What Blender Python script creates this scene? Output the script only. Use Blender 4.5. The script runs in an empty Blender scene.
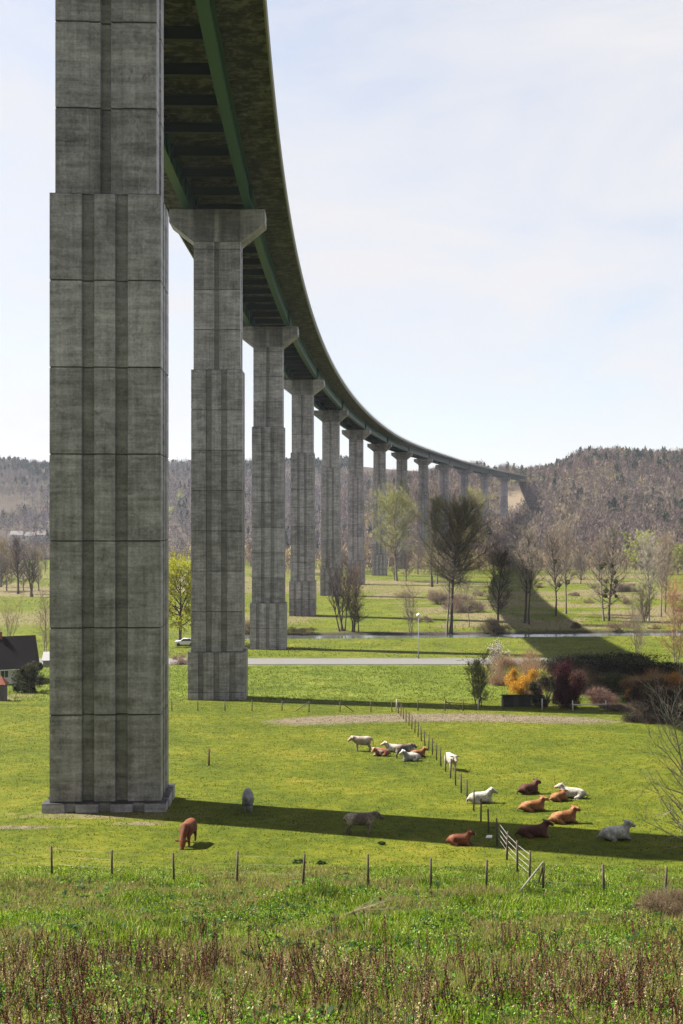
import bpy, bmesh, math, random
import numpy as np
from mathutils import Vector, Matrix
R = math.radians
F = 1080.0; CX = 341.5; CY = 522.0          # focal length in pixels, principal point of the photograph
scene = bpy.context.scene
COL = scene.collection

KA_ = .74                                     # photograph exposed for bright sun: real surfaces kept at modest albedo
def dim(c): return tuple(x * KA_ for x in c[:3])
# ------------------------------------------------------------------ materials
def newmat(name):
    m = bpy.data.materials.new(name); m.use_nodes = True
    nt = m.node_tree; nt.nodes.clear()
    out = nt.nodes.new('ShaderNodeOutputMaterial')
    return m, nt, out
def N(nt, typ, **kw):
    n = nt.nodes.new(typ)
    for k, v in kw.items():
        if k in n.inputs.keys(): n.inputs[k].default_value = v
        else: setattr(n, k, v)
    return n
def L(nt, a, b): nt.links.new(a, b)
def math_(nt, op, a, b=None, clamp=False):
    n = nt.nodes.new('ShaderNodeMath'); n.operation = op; n.use_clamp = clamp
    for i, v in enumerate((a, b)):
        if v is None: continue
        if isinstance(v, (int, float)): n.inputs[i].default_value = v
        else: nt.links.new(v, n.inputs[i])
    return n.outputs[0]
def ramp(nt, fac, stops):
    n = nt.nodes.new('ShaderNodeValToRGB'); cr = n.color_ramp
    while len(cr.elements) > 1: cr.elements.remove(cr.elements[-1])
    for i, (p, c) in enumerate(stops):
        e = cr.elements[0] if i == 0 else cr.elements.new(p)
        e.position = p; e.color = tuple(c) + (1,) if len(c) == 3 else c
    nt.links.new(fac, n.inputs[0]); return n.outputs[0]
def mixc(nt, fac, a, b, mode='MIX'):
    n = nt.nodes.new('ShaderNodeMix'); n.data_type = 'RGBA'; n.blend_type = mode
    for sock, v in ((n.inputs['Factor'], fac), (n.inputs['A'], a), (n.inputs['B'], b)):
        pass
    ins = [n.inputs[0], n.inputs[6], n.inputs[7]]
    for s, v in zip(ins, (fac, a, b)):
        if isinstance(v, (int, float)): s.default_value = v
        elif isinstance(v, tuple): s.default_value = v + (1,) if len(v) == 3 else v
        else: nt.links.new(v, s)
    return n.outputs[2]
def noise(nt, vec, scale, detail=4, rough=.55, dist=0):
    n = N(nt, 'ShaderNodeTexNoise'); n.inputs['Scale'].default_value = scale
    n.inputs['Detail'].default_value = detail; n.inputs['Roughness'].default_value = rough
    n.inputs['Distortion'].default_value = dist
    if vec is not None: L(nt, vec, n.inputs['Vector'])
    return n.outputs['Fac']
def mapping(nt, vec, scale):
    n = N(nt, 'ShaderNodeMapping'); n.inputs['Scale'].default_value = scale
    L(nt, vec, n.inputs['Vector']); return n.outputs[0]
def bsdf(nt, out, col, rough=.8, bump=None, bstr=.3, bdist=.02, metal=0, spec=.3):
    p = N(nt, 'ShaderNodeBsdfPrincipled'); p.inputs['Roughness'].default_value = rough
    p.inputs['Metallic'].default_value = metal; p.inputs['Specular IOR Level'].default_value = spec
    if isinstance(col, tuple): p.inputs['Base Color'].default_value = col + (1,)
    else: L(nt, col, p.inputs['Base Color'])
    if bump is not None:
        b = N(nt, 'ShaderNodeBump'); b.inputs['Strength'].default_value = bstr; b.inputs['Distance'].default_value = bdist
        L(nt, bump, b.inputs['Height']); L(nt, b.outputs[0], p.inputs['Normal'])
    L(nt, p.outputs[0], out.inputs[0]); return p
def simple(name, col, rough=.7, var=.25, scale=3, metal=0, spec=.3):
    m, nt, out = newmat(name); col = dim(col)
    tc = N(nt, 'ShaderNodeTexCoord')
    f = noise(nt, tc.outputs['Object'], scale, 5)
    c = mixc(nt, f, tuple(x * (1 - var) for x in col), tuple(min(1, x * (1 + var)) for x in col))
    bsdf(nt, out, c, rough, f, .3, .01, metal, spec); return m

def concrete(name, base, dark, stain=.5):
    m, nt, out = newmat(name)
    base = dim(base); dark = dim(dark); g = N(nt, 'ShaderNodeNewGeometry'); pos = g.outputs['Position']
    big = noise(nt, mapping(nt, pos, (1, 1, 1.6)), .55, 6, .68, .4)
    streak = noise(nt, mapping(nt, pos, (2.2, 2.2, .12)), 1.3, 5, .6)      # run-off streaks
    board = noise(nt, mapping(nt, pos, (.3, .3, 3.4)), 1.1, 4, .65)       # formwork board marks
    fine = noise(nt, pos, 6, 6, .7)
    sep = N(nt, 'ShaderNodeSeparateXYZ'); L(nt, pos, sep.inputs[0])
    lift = math_(nt, 'FLOOR', math_(nt, 'DIVIDE', math_(nt, 'ADD', sep.outputs[2], 16.0 + 49.7), 4.97))
    wn = N(nt, 'ShaderNodeTexWhiteNoise'); wn.noise_dimensions = '1D'; oi = N(nt, 'ShaderNodeObjectInfo'); L(nt, math_(nt, 'ADD', lift, math_(nt, 'MULTIPLY', oi.outputs['Random'], 37.)), wn.inputs['W'])
    fr = math_(nt, 'FRACT', math_(nt, 'DIVIDE', math_(nt, 'ADD', sep.outputs[2], 16.0 + 49.7), 4.97))
    a = math_(nt, 'ADD', math_(nt, 'MULTIPLY', big, .42), math_(nt, 'MULTIPLY', streak, .24))
    a = math_(nt, 'ADD', a, math_(nt, 'MULTIPLY', board, .30))
    a = math_(nt, 'ADD', a, math_(nt, 'MULTIPLY', fine, .26))
    a = math_(nt, 'ADD', a, math_(nt, 'MULTIPLY', wn.outputs[0], .085))
    mid = tuple((x + y) / 2 for x, y in zip(base, dark))
    c = ramp(nt, a, [(.475, dark), (.58, tuple(x * .72 for x in mid)), (.69, tuple(x * .82 for x in base)), (.80, tuple(min(1, x * 1.35) for x in base))])
    eff = ramp(nt, noise(nt, mapping(nt, pos, (1.6, 1.6, .5)), .9, 6, .7, .6), [(.60, (0, 0, 0)), (.72, (1, 1, 1))]); c = mixc(nt, math_(nt, 'MULTIPLY', eff, .45), c, tuple(x * 1.5 for x in base))
    drk = ramp(nt, noise(nt, mapping(nt, pos, (1.5, 1.5, .9)), 1.7, 7, .75, 1.2), [(.56, (0, 0, 0)), (.66, (1, 1, 1))]); c = mixc(nt, math_(nt, 'MULTIPLY', drk, .55), c, dark)
    # dirty joint lines
    jt = ramp(nt, math_(nt, 'ABSOLUTE', math_(nt, 'SUBTRACT', fr, .5)), [(.488, (0, 0, 0)), (.4995, (1, 1, 1))])
    jf = math_(nt, 'MULTIPLY', math_(nt, 'MULTIPLY', jt, noise(nt, pos, .8, 3)), stain)
    c = mixc(nt, jf, c, tuple(x * .35 for x in dark))
    at = N(nt, 'ShaderNodeAttribute'); at.attribute_name = 'recess'         # groove shade and streaky stain painted into the vertical recesses
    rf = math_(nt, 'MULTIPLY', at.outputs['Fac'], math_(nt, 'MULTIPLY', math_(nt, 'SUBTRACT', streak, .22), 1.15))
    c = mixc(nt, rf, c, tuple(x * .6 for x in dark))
    p = bsdf(nt, out, c, .5, math_(nt, 'ADD', math_(nt, 'MULTIPLY', board, .6), math_(nt, 'MULTIPLY', fine, .5)), .3, .03, 0, .5)
    return m
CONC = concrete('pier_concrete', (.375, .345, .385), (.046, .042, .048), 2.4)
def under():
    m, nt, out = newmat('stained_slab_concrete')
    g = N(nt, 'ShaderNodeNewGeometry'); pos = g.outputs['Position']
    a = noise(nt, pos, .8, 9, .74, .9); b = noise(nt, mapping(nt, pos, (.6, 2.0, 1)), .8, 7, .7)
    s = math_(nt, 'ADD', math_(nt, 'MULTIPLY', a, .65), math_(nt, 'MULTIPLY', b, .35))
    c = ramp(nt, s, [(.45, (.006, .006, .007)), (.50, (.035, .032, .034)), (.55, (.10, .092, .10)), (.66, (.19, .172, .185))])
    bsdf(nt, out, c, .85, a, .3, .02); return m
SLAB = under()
CORN = simple('cornice_concrete', (.26, .25, .23), .8, .15, .5)
GREEN = simple('green_girder_paint', (.010, .075, .046), .45, .12, .4, 0, .4)
DARKG = simple('dark_green_beam_paint', (.004, .018, .012), .6, .2, .5)
ASPH = simple('asphalt', (.125, .12, .12), .9, .12, .8)
DKAS = simple('bridge_asphalt', (.06, .06, .06), .9, .12, .8)
STEEL = simple('galvanised_steel', (.38, .40, .42), .4, .1, 5, .6)
POST = simple('weathered_post_wood', (.085, .065, .05), .9, .45, 6)
PALEPOST = simple('pale_post_wood', (.50, .47, .42), .9, .2, 6)
WIRE = simple('fence_wire', (.10, .095, .09), .5, .1, 5, .5)

def foliage(name, trans=.35, rough=.6, var=.0):
    "diffuse + translucent, colour from the point attribute 'col'"
    m, nt, out = newmat(name)
    at = N(nt, 'ShaderNodeAttribute'); at.attribute_name = 'col'
    d = N(nt, 'ShaderNodeBsdfPrincipled'); d.inputs['Roughness'].default_value = rough; d.inputs['Specular IOR Level'].default_value = .08
    L(nt, at.outputs['Color'], d.inputs['Base Color'])
    t = N(nt, 'ShaderNodeBsdfTranslucent'); L(nt, at.outputs['Color'], t.inputs[0])
    mx = N(nt, 'ShaderNodeMixShader'); mx.inputs[0].default_value = trans
    L(nt, d.outputs[0], mx.inputs[1]); L(nt, t.outputs[0], mx.inputs[2]); L(nt, mx.outputs[0], out.inputs[0])
    return m
LEAF = foliage('leaf', .4); TWIG = foliage('twig_bark', .12, .8); GRASS = foliage('grass_blade', .45, .6)

def barkmat(name, col):
    m, nt, out = newmat(name)
    tc = N(nt, 'ShaderNodeTexCoord')
    f = noise(nt, mapping(nt, tc.outputs['Object'], (3, 3, .8)), 2, 6, .7)
    c = ramp(nt, f, [(.3, tuple(x * .45 for x in col)), (.55, col), (.75, tuple(x * 1.5 for x in col))])
    bsdf(nt, out, c, .9, f, .6, .05); return m
BARK = barkmat('grey_brown_bark', (.13, .105, .085)); BARKD = barkmat('dark_bark', (.05, .04, .035)); BARKP = barkmat('pale_bark', (.26, .23, .19))

# ------------------------------------------------------------------ object helpers
def meta(o, label=None, cat=None, group=None, kind=None):
    if label: o['label'] = label
    if cat: o['category'] = cat
    if group: o['group'] = group
    if kind: o['kind'] = kind
    return o
def link(name, me, mat, parent=None, loc=(0, 0, 0), smooth=False):
    o = bpy.data.objects.new(name, me); COL.objects.link(o); o.location = loc
    if mat: me.materials.append(mat)
    if parent: o.parent = parent
    if smooth: me.polygons.foreach_set('use_smooth', [True] * len(me.polygons))
    return o
def empty(name, loc, rz=0, label=None, cat=None, group=None):
    o = bpy.data.objects.new(name, None); COL.objects.link(o); o.location = loc; o.rotation_euler = (0, 0, rz)
    o.empty_display_size = .3
    return meta(o, label, cat, group)
def tri_mesh(name, V, T, colr=None):
    V = np.asarray(V, np.float32).reshape(-1, 3); T = np.asarray(T, np.int32).reshape(-1, 3)
    me = bpy.data.meshes.new(name)
    me.vertices.add(len(V)); me.vertices.foreach_set('co', V.ravel())
    me.loops.add(T.size); me.loops.foreach_set('vertex_index', T.ravel())
    me.polygons.add(len(T)); me.polygons.foreach_set('loop_start', np.arange(0, T.size, 3, dtype=np.int32))
    me.update(calc_edges=True)
    if colr is not None:
        a = me.attributes.new('col', 'FLOAT_COLOR', 'POINT')
        c = np.ones((len(V), 4), np.float32); c[:, :3] = colr; a.data.foreach_set('color', c.ravel())
    return me
class MB:
    def __init__(s): s.v = []; s.f = []; s.at = []
    def quadbox(s, P):
        n = len(s.v); s.v += [tuple(p) for p in P]
        s.f += [tuple(n + i for i in q) for q in ((0, 3, 2, 1), (4, 5, 6, 7), (0, 1, 5, 4), (1, 2, 6, 5), (2, 3, 7, 6), (3, 0, 4, 7))]
    def box(s, a, b):
        x0, y0, z0 = a; x1, y1, z1 = b
        s.quadbox([(x0, y0, z0), (x1, y0, z0), (x1, y1, z0), (x0, y1, z0), (x0, y0, z1), (x1, y0, z1), (x1, y1, z1), (x0, y1, z1)])
    def tube(s, pts, rad, n=8, caps=True):
        pts = [Vector(p) for p in pts]; rad = rad if hasattr(rad, '__len__') else [rad] * len(pts)
        base = len(s.v)
        for i, p in enumerate(pts):
            d = (pts[min(i + 1, len(pts) - 1)] - pts[max(i - 1, 0)]).normalized()
            u = d.cross(Vector((0, 0, 1)) if abs(d.z) < .9 else Vector((1, 0, 0))).normalized(); w = d.cross(u)
            for k in range(n):
                a = 2 * math.pi * k / n; s.v.append(tuple(p + (u * math.cos(a) + w * math.sin(a)) * rad[i]))
        for i in range(len(pts) - 1):
            for k in range(n):
                a = base + i * n + k; b = base + i * n + (k + 1) % n; s.f.append((a, b, b + n, a + n))
        if caps:
            s.f.append(tuple(base + k for k in range(n))[::-1]); s.f.append(tuple(base + (len(pts) - 1) * n + k for k in range(n)))
    def build(s, name, mat, parent=None, loc=(0, 0, 0), smooth=False, bevel=0):
        me = bpy.data.meshes.new(name); me.from_pydata(s.v, [], s.f); me.update()
        if len(s.at) == len(s.v) and s.at:
            a = me.attributes.new('recess', 'FLOAT', 'POINT'); a.data.foreach_set('value', s.at)
        if bevel:
            bm = bmesh.new(); bm.from_mesh(me)
            bmesh.ops.bevel(bm, geom=bm.edges[:], offset=bevel, segments=1, affect='EDGES', profile=.5)
            bm.to_mesh(me); bm.free()
        return link(name, me, mat, parent, loc, smooth)

# ------------------------------------------------------------------ terrain
def sst(t): t = np.clip(t, 0, 1); return t * t * (3 - 2 * t)
def fbm(x, y, seed=0, octs=4):
    "cheap value noise, smooth"
    r = np.zeros_like(np.asarray(x, float)); a = 1.0; tot = 0
    for o in range(octs):
        fx = x * 2 ** o + 17.3 * seed + 5.1 * o; fy = y * 2 ** o - 9.7 * seed + 3.3 * o
        ix = np.floor(fx); iy = np.floor(fy); u = sst(fx - ix); v = sst(fy - iy)
        def h(i, j):
            t = np.sin(i * 127.1 + j * 311.7 + seed * 13.7) * 43758.5453; return t - np.floor(t)
        r = r + a * ((h(ix, iy) * (1 - u) + h(ix + 1, iy) * u) * (1 - v) + (h(ix, iy + 1) * (1 - u) + h(ix + 1, iy + 1) * u) * v)
        tot += a; a *= .5
    return r / tot
ZS = [-600, -130, -60, 0, 8, 18, 30, 46, 50, 61.7, 133, 178, 181, 191.5, 213, 235, 300, 372, 452, 640, 4000]
HS = [85, 42, 20, -1.75, -4.8, -8.65, -11.95, -15.15, -15.7, -16.55, -21.95, -24.0, -24.1, -24.1, -25.1, -25.42, -25.5, -25.5, -26.2, -26.6, -26.6]
def stream_c(X): return 241.5 + 3.0 * sst((X - 20) / 60.) * 2 + 1.2 * np.sin(X / 19.)
def terrain(X, Z, detail=True):
    X = np.asarray(X, float); Z = np.asarray(Z, float)
    h = np.interp(Z, ZS, HS)
    az = X / (np.maximum(Z, 1) + 1)
    right = sst((az - .02) / .16)
    z0 = 800 - 160 * sst((az + .05) / .15); z1 = 1750 - 480 * right
    ridge = 84 * (1 - right) + right * (54 + 18 * sst((az - .185) / .05))
    ridge = ridge + 5 * (fbm(az * 14, az * 0, 3, 3) - .5)
    t = (Z - z0) / (z1 - z0)
    h = h + sst(t) * (ridge + 26.6) - 12 * sst((t - 1) / .8)
    bump = (fbm(X / 160, Z / 160, 5, 3) - .5) * 26 * sst((Z - 720) / 250) * sst((1.1 - t) / .3)
    h = h + bump
    h = h - 30 * np.exp(-((X - 128) / 48) ** 2 - ((Z - 960) / 62) ** 2)
    w = np.exp(-((X - 190) / 45) ** 2 - ((Z - 1095) / 42) ** 2)
    h = h * (1 - w) + (42.5) * w
    # stream bed
    d = np.abs(Z - stream_c(X)); h = h - 1.1 * sst((5.2 - d) / 1.6) * (Z > 200) * sst((X + 27) / 5)
    if detail:
        near = sst((49 - Z) / 6) * sst((Z - 6) / 6)
        h = h + near * ((fbm(X / 4., Z / 4., 1, 3) - .5) * .55)
        pad = (1 - sst((np.abs(Z - 186) - 5.5) / 4)) 
        h = h + (1 - near) * (1 - pad) * (fbm(X / 9., Z / 9., 2, 3) - .5) * .18 * (Z > 49)
        h = h + sst((Z - 137) / 8) * sst((176 - Z) / 10) * (fbm(X / 6., Z / 6., 8, 3) - .5) * .7
    return h
def T1(X, Z): return float(terrain(np.array([X]), np.array([Z]))[0])
_zz = np.concatenate([np.arange(14, 140, .1), np.arange(140, 700, .4), np.arange(700, 2200, 2.)])
def gp(px, py):
    "the point of the ground that the photograph shows at pixel (px, py)"
    X = (px - CX) / F * _zz; hh = terrain(X, _zz); ray = -(py - CY) / F * _zz
    k = np.where(ray <= hh)[0]
    i = k[0] if len(k) else len(_zz) - 1
    return Vector((X[i], _zz[i], hh[i]))

def build_ground():
    zs = np.concatenate([np.arange(-600, -30, 15), np.arange(-30, 14, 2), np.arange(14, 52, .4), np.arange(52, 136, .9), np.arange(136, 260, .8),
                         np.arange(260, 640, 4), np.arange(640, 2600, 9)])
    az = np.linspace(-.8, .8, 321)
    A, Z = np.meshgrid(az, zs); X = A * (np.maximum(Z, -20) + 90 + 500 * sst(-Z / 200.))
    H = terrain(X, Z)
    V = np.stack([X, Z, H], -1).reshape(-1, 3).astype(np.float32)
    n, m = X.shape; i = np.arange(n - 1)[:, None] * m + np.arange(m - 1)[None]
    T = np.concatenate([np.stack([i, i + 1, i + 1 + m], -1).reshape(-1, 3), np.stack([i, i + 1 + m, i + m], -1).reshape(-1, 3)])
    x, z = V[:, 0], V[:, 1]
    # r: dry tan reeds, g: woodland floor, b: bare mud
    tan = sst((z - 360) / 60) * sst((640 - z) / 60) * (.05 + .75 * (fbm(x / 45, z / 60, 11, 3) - .3))
    tan += .55 * np.exp(-((x + 15 - (z - 400) * .1) / 45) ** 2 - ((z - 440) / 60) ** 2)
    tan += .6 * sst((fbm(x / 30, z / 22, 12, 3) - .52) / .12) * sst((z - 255) / 20) * sst((640 - z) / 50)
    tan += .75 * sst((fbm(x / 14, z / 11, 14, 3) - .50) / .08) * sst((z - 250) / 10) * sst((430 - z) / 60) * sst((x - 5) / 25)
    tan += .9 * sst((-60 - x) / 12) * np.exp(-((z - 395) / 26) ** 2)
    tan += .7 * sst((-36 - x) / 6) * np.exp(-((z - 137) / 5) ** 2)
    right = sst(((x / (z + 1)) - .02) / .16)
    z0 = 800 - 160 * sst((x / (z + 1) + .05) / .15)
    wood = sst((z - z0 + 20) / 60)
    clear = np.exp(-((x - 160) / 26) ** 2 - ((z - 905) / 26) ** 2) + np.exp(-((x - 215) / 60) ** 2 - ((z - 1200) / 60) ** 2)
    clear += sst((fbm(x / 130, z / 120, 21, 2) - .68) / .05) * (x < -180)
    wood = np.clip(wood - 1.4 * clear, 0, 1)
    mud = 1.1 * np.exp(-((z - 111 - 2 * np.sin(x / 7)) / 4.5) ** 2) * sst((x + 12) / 10) * sst((34 - x) / 14)
    mud += .9 * np.exp(-((z - 57.8 - .12 * (x + 14)) / .35) ** 2) * sst((x + 24) / 5) * sst((-8 - x) / 3)
    wood = np.clip(wood + 1.3 * np.exp(-((z - stream_c(x) - 5.6) / 1.8) ** 2) * sst((x + 27) / 5), 0, 1)
    mud += 1.2 * np.exp(-((x - 21) / 4) ** 2 - ((z - 50) / 2.5) ** 2) + .7 * np.exp(-((x + 13) / 7) ** 2 - ((z - 60.5) / 1.2) ** 2)
    mud += 1.6 * np.exp(-((x - 163) / 10) ** 2 - ((z - 1022) / 20) ** 2)
    me = tri_mesh('ground', V, T, np.stack([np.clip(tan, 0, 1), wood, np.clip(mud, 0, 1)], -1))
    me.polygons.foreach_set('use_smooth', [True] * len(me.polygons))
    m, nt, out = newmat('meadow_ground')
    g = N(nt, 'ShaderNodeNewGeometry'); pos = g.outputs['Position']
    at = N(nt, 'ShaderNodeAttribute'); at.attribute_name = 'col'
    sc = N(nt, 'ShaderNodeSeparateColor'); L(nt, at.outputs['Color'], sc.inputs[0])
    sp = N(nt, 'ShaderNodeSeparateXYZ'); L(nt, pos, sp.inputs[0])
    n1 = noise(nt, pos, .12, 5, .6); n2 = noise(nt, pos, 1.1, 6, .7); n3 = noise(nt, pos, 7, 4, .7)
    s = math_(nt, 'ADD', math_(nt, 'MULTIPLY', n1, .32), math_(nt, 'ADD', math_(nt, 'MULTIPLY', n2, .38), math_(nt, 'MULTIPLY', n3, .30)))
    grass = ramp(nt, s, [(.37, dim((.028, .050, .002))), (.45, dim((.056, .077, .003))), (.53, dim((.093, .110, .004))), (.63, dim((.175, .15, .018)))])
    lush = ramp(nt, s, [(.38, dim((.025, .042, .004))), (.48, dim((.075, .108, .008))), (.6, dim((.16, .175, .03)))])
    # lusher ground on the bank beyond the field and under the foreground weeds
    bankf = N(nt, 'ShaderNodeMapRange'); L(nt, sp.outputs[1], bankf.inputs[0])
    bankf.inputs[1].default_value = 131; bankf.inputs[2].default_value = 136
    fgf = N(nt, 'ShaderNodeMapRange'); L(nt, sp.outputs[1], fgf.inputs[0])
    fgf.inputs[1].default_value = 50; fgf.inputs[2].default_value = 46
    val = N(nt, 'ShaderNodeMapRange'); L(nt, sp.outputs[1], val.inputs[0])
    val.inputs[1].default_value = 195; val.inputs[2].default_value = 180
    lf = math_(nt, 'MAXIMUM', math_(nt, 'MULTIPLY', bankf.outputs[0], val.outputs[0]), fgf.outputs[0])
    c = mixc(nt, lf, grass, lush)
    dk = ramp(nt, noise(nt, pos, .9, 3, .5), [(.64, (0, 0, 0)), (.69, (1, 1, 1))]); c = mixc(nt, math_(nt, 'MULTIPLY', dk, .6), c, dim((.02, .04, .004)))
    tanc = ramp(nt, n2, [(.3, dim((.08, .065, .03))), (.55, dim((.15, .125, .06))), (.75, dim((.21, .18, .11)))])
    def thr(ch, lo, hi):
        mr = N(nt, 'ShaderNodeMapRange'); L(nt, math_(nt, 'ADD', ch, math_(nt, 'MULTIPLY', math_(nt, 'SUBTRACT', n2, .5), .9)), mr.inputs[0])
        mr.inputs[1].default_value = lo; mr.inputs[2].default_value = hi; return mr.outputs[0]
    c = mixc(nt, thr(sc.outputs[0], .2, .75), c, tanc)
    woodc = ramp(nt, s, [(.4, dim((.03, .024, .017))), (.6, dim((.07, .055, .04)))])
    c = mixc(nt, thr(sc.outputs[1], .2, .6), c, woodc)
    mudc = ramp(nt, n3, [(.3, dim((.06, .045, .03))), (.6, dim((.20, .16, .115)))])
    c = mixc(nt, thr(sc.outputs[2], .3, .75), c, mudc)
    bsdf(nt, out, c, .95, math_(nt, 'ADD', n3, math_(nt, 'MULTIPLY', n2, 1.5)), .7, .12, 0, .1)
    o = link('ground', me, m); meta(o, 'green valley meadow ground sloping down from the near bank and rising into hills', 'ground', kind='structure')
build_ground()

def strip(name, pts, mat, label, cat, thick=.0):
    "a sheet following two edges"
    V = []; Fc = []
    for i, (a, b) in enumerate(pts):
        V += [a, b]
        if i: Fc.append((2 * i - 2, 2 * i - 1, 2 * i + 1, 2 * i))
    me = bpy.data.meshes.new(name); me.from_pydata(V, [], Fc); me.update()
    o = link(name, me, mat); return meta(o, label, cat, kind='structure')
xs = np.arange(-190, 48, 4.)
strip('road', [((x, 182.3, -24.03), (x, 190.3, -24.03)) for x in xs], ASPH, 'pale grey country road crossing the valley between the first two far piers', 'road')
m, nt, out = newmat('stream_water')
g = N(nt, 'ShaderNodeNewGeometry')
wb = noise(nt, mapping(nt, g.outputs['Position'], (1.2, 3, 1)), 1.5, 3)
p = bsdf(nt, out, (.05, .06, .055), .12, wb, .35, .03, 0, .8)
strip('stream', [((x, float(stream_c(x)) - 5.5, -25.74), (x, float(stream_c(x)) + 5.5, -25.74)) for x in np.arange(-26, 214, 3.)], m, 'narrow stream reflecting the sky across the meadow', 'stream')

# ------------------------------------------------------------------ viaduct
TH, KA, DK = -.04368, 4.9217e-4, -1.1602e-7
_s = np.arange(-160, 1045, .5)
_th = TH + KA * _s + DK * _s * _s / 2
_X = np.concatenate([[0], np.cumsum(np.sin((_th[1:] + _th[:-1]) / 2) * .5)]); _Y = np.concatenate([[0], np.cumsum(np.cos((_th[1:] + _th[:-1]) / 2) * .5)])
_i0 = int(np.argmin(np.abs(_s))); _X += -13.506 - _X[_i0]; _Y += 61.74 - _Y[_i0]
def path(s):
    return np.interp(s, _s, _X), np.interp(s, _s, _Y), np.interp(s, _s, _th)
def rise(s): return 2.0 * float(sst((s - 450) / 250.))
PS = [0] + [71.38 + 80 * i for i in range(13)]
def dpt(s, u, h):
    X, Y, t = path(s); return (float(X + u * math.cos(t)), float(Y - u * math.sin(t)), h + rise(s))
S0, S1 = -130, 1036
def sweep(prof, s0, s1, ds=4.):
    n = max(2, int((s1 - s0) / ds) + 1); mb = MB(); k = len(prof)
    for s in np.linspace(s0, s1, n): mb.v += [dpt(s, u, h) for u, h in prof]
    for i in range(n - 1):
        for j in range(k):
            a = i * k + j; b = i * k + (j + 1) % k; mb.f.append((a, b, b + k, a + k))
    mb.f.append(tuple(range(k))); mb.f.append(tuple((n - 1) * k + j for j in range(k))[::-1])
    return mb
via = empty('viaduct', (0, 0, 0), 0, 'long curved motorway viaduct with green girders on tall concrete piers', 'viaduct')
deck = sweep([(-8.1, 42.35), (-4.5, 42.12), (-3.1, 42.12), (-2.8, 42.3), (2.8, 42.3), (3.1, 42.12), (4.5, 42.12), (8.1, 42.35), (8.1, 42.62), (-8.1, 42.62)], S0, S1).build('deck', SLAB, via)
sweep([(-7.9, 42.63), (7.9, 42.63), (7.9, 42.70), (-7.9, 42.70)], S0, S1).build('road_surface', DKAS, deck)
for sg in (-1, 1):
    pr = [(8.103, 42.0), (8.30, 42.0), (8.36, 42.95), (8.103, 42.95)]
    if sg < 0: pr = [(-u, h) for u, h in pr][::-1]
    sweep(pr, S0, S1).build('cornice', CORN, deck)
    rl = sweep([(sg * 8.15, 43.5), (sg * 8.23, 43.5), (sg * 8.23, 43.6), (sg * 8.15, 43.6)], S0, S1)
    r2 = sweep([(sg * 8.16, 43.22), (sg * 8.2, 43.22), (sg * 8.2, 43.27), (sg * 8.16, 43.27)], S0, S1)
    n = len(rl.v); rl.v += r2.v; rl.f += [tuple(i + n for i in f) for f in r2.f]
    for s in np.arange(S0 + 1, S1 - 1, 2.5):
        p = [dpt(s + a, sg * u, h) for h in (42.9, 43.55) for a, u in ((-.04, 8.15), (.04, 8.15), (.04, 8.22), (-.04, 8.22))]
        rl.quadbox(p)
    rl.build('guard_rail', STEEL, deck)
def girder(c):
    b = [(-.5, 38.92), (.5, 38.92), (.5, 39.0), (.03, 39.0), (.03, 42.04), (.4, 42.04), (.4, 42.12), (-.4, 42.12), (-.4, 42.04), (-.03, 42.04), (-.03, 39.0), (-.5, 39.0)]
    return sweep([(c + u, h) for u, h in b], S0, S1, 4)
for sg in (-1, 1):
    gmb = girder(3.8 * sg)
    for s in PS:
        for off in (1.5, 2.3):
            for sd in (-1, 1):
                u0, u1 = sorted((3.8 * sg + sd * .04, 3.8 * sg + sd * .42))
                gmb.quadbox([dpt(s + off + a, u, h) for h in (39.01, 42.03) for a, u in ((-.03, u0), (-.03, u1), (.03, u1), (.03, u0))])
    for s in np.arange(S0 + 3, S1 - 3, 80 / 11 / 2):
        u0, u1 = sorted((3.8 * sg - sg * .04, 3.8 * sg - sg * .3))
        gmb.quadbox([dpt(s + a, u, h) for h in (39.01, 42.03) for a, u in ((-.015, u0), (-.015, u1), (.015, u1), (.015, u0))])
    gmb.build('main_girder', GREEN, via)
beams = [71.38 + 1.9 + 80 / 11 * k for k in range(-27, 133) if 71.38 + 80 / 11 * k < S1 - 3]
beams = sorted(beams, key=lambda s: abs(s - 30))
rest = MB()
for i, s in enumerate(beams):
    mb = MB() if i < 100 else rest
    for (h0, h1, w) in ((40.75, 40.82, .3), (40.82, 41.78, .05), (41.78, 41.84, .3)):
        mb.quadbox([dpt(s + a, u, h) for h in (h0, h1) for a, u in ((-w, -3.74), (-w, 3.74), (w, 3.74), (w, -3.74))])
    if i < 100: mb.build('cross_beam', DARKG, via)
meta(rest.build('far_cross_beams', DARKG, via), kind='stuff')

def prof(hw, d, grooves, gd, sgro, sgd):
    "plan outline of a pier section: front at y=0, back at y=d, with recesses in all faces"
    P = []
    def face(a, b, inward, gr, gdep):
        a = Vector(a); b = Vector(b); u = (b - a).normalized(); P.append(tuple(a))
        for (g0, g1, dep) in gr:
            q = Vector(inward) * dep; bev = .06
            P.extend([tuple(a + u * g0), tuple(a + u * (g0 + bev) + q) + (min(1, dep * 4),), tuple(a + u * (g1 - bev) + q) + (min(1, dep * 4),), tuple(a + u * g1)])
    face((-hw, 0), (hw, 0), (0, 1), [(g0 + hw, g1 + hw, dd) for g0, g1, dd in grooves], gd)
    face((hw, 0), (hw, d), (-1, 0), sgro, sgd)
    face((hw, d), (-hw, d), (0, -1), [(hw - g1, hw - g0, dd) for g0, g1, dd in grooves[::-1]], gd)
    face((-hw, d), (-hw, 0), (1, 0), sgro, sgd)
    return P
def inset(P, e, d):
    cy = d / 2; m = max(abs(p[0]) for p in P)
    return [(p[0] * (1 - e / m), cy + (p[1] - cy) * (1 - e / (d / 2))) + tuple(p[2:]) for p in P]
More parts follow.
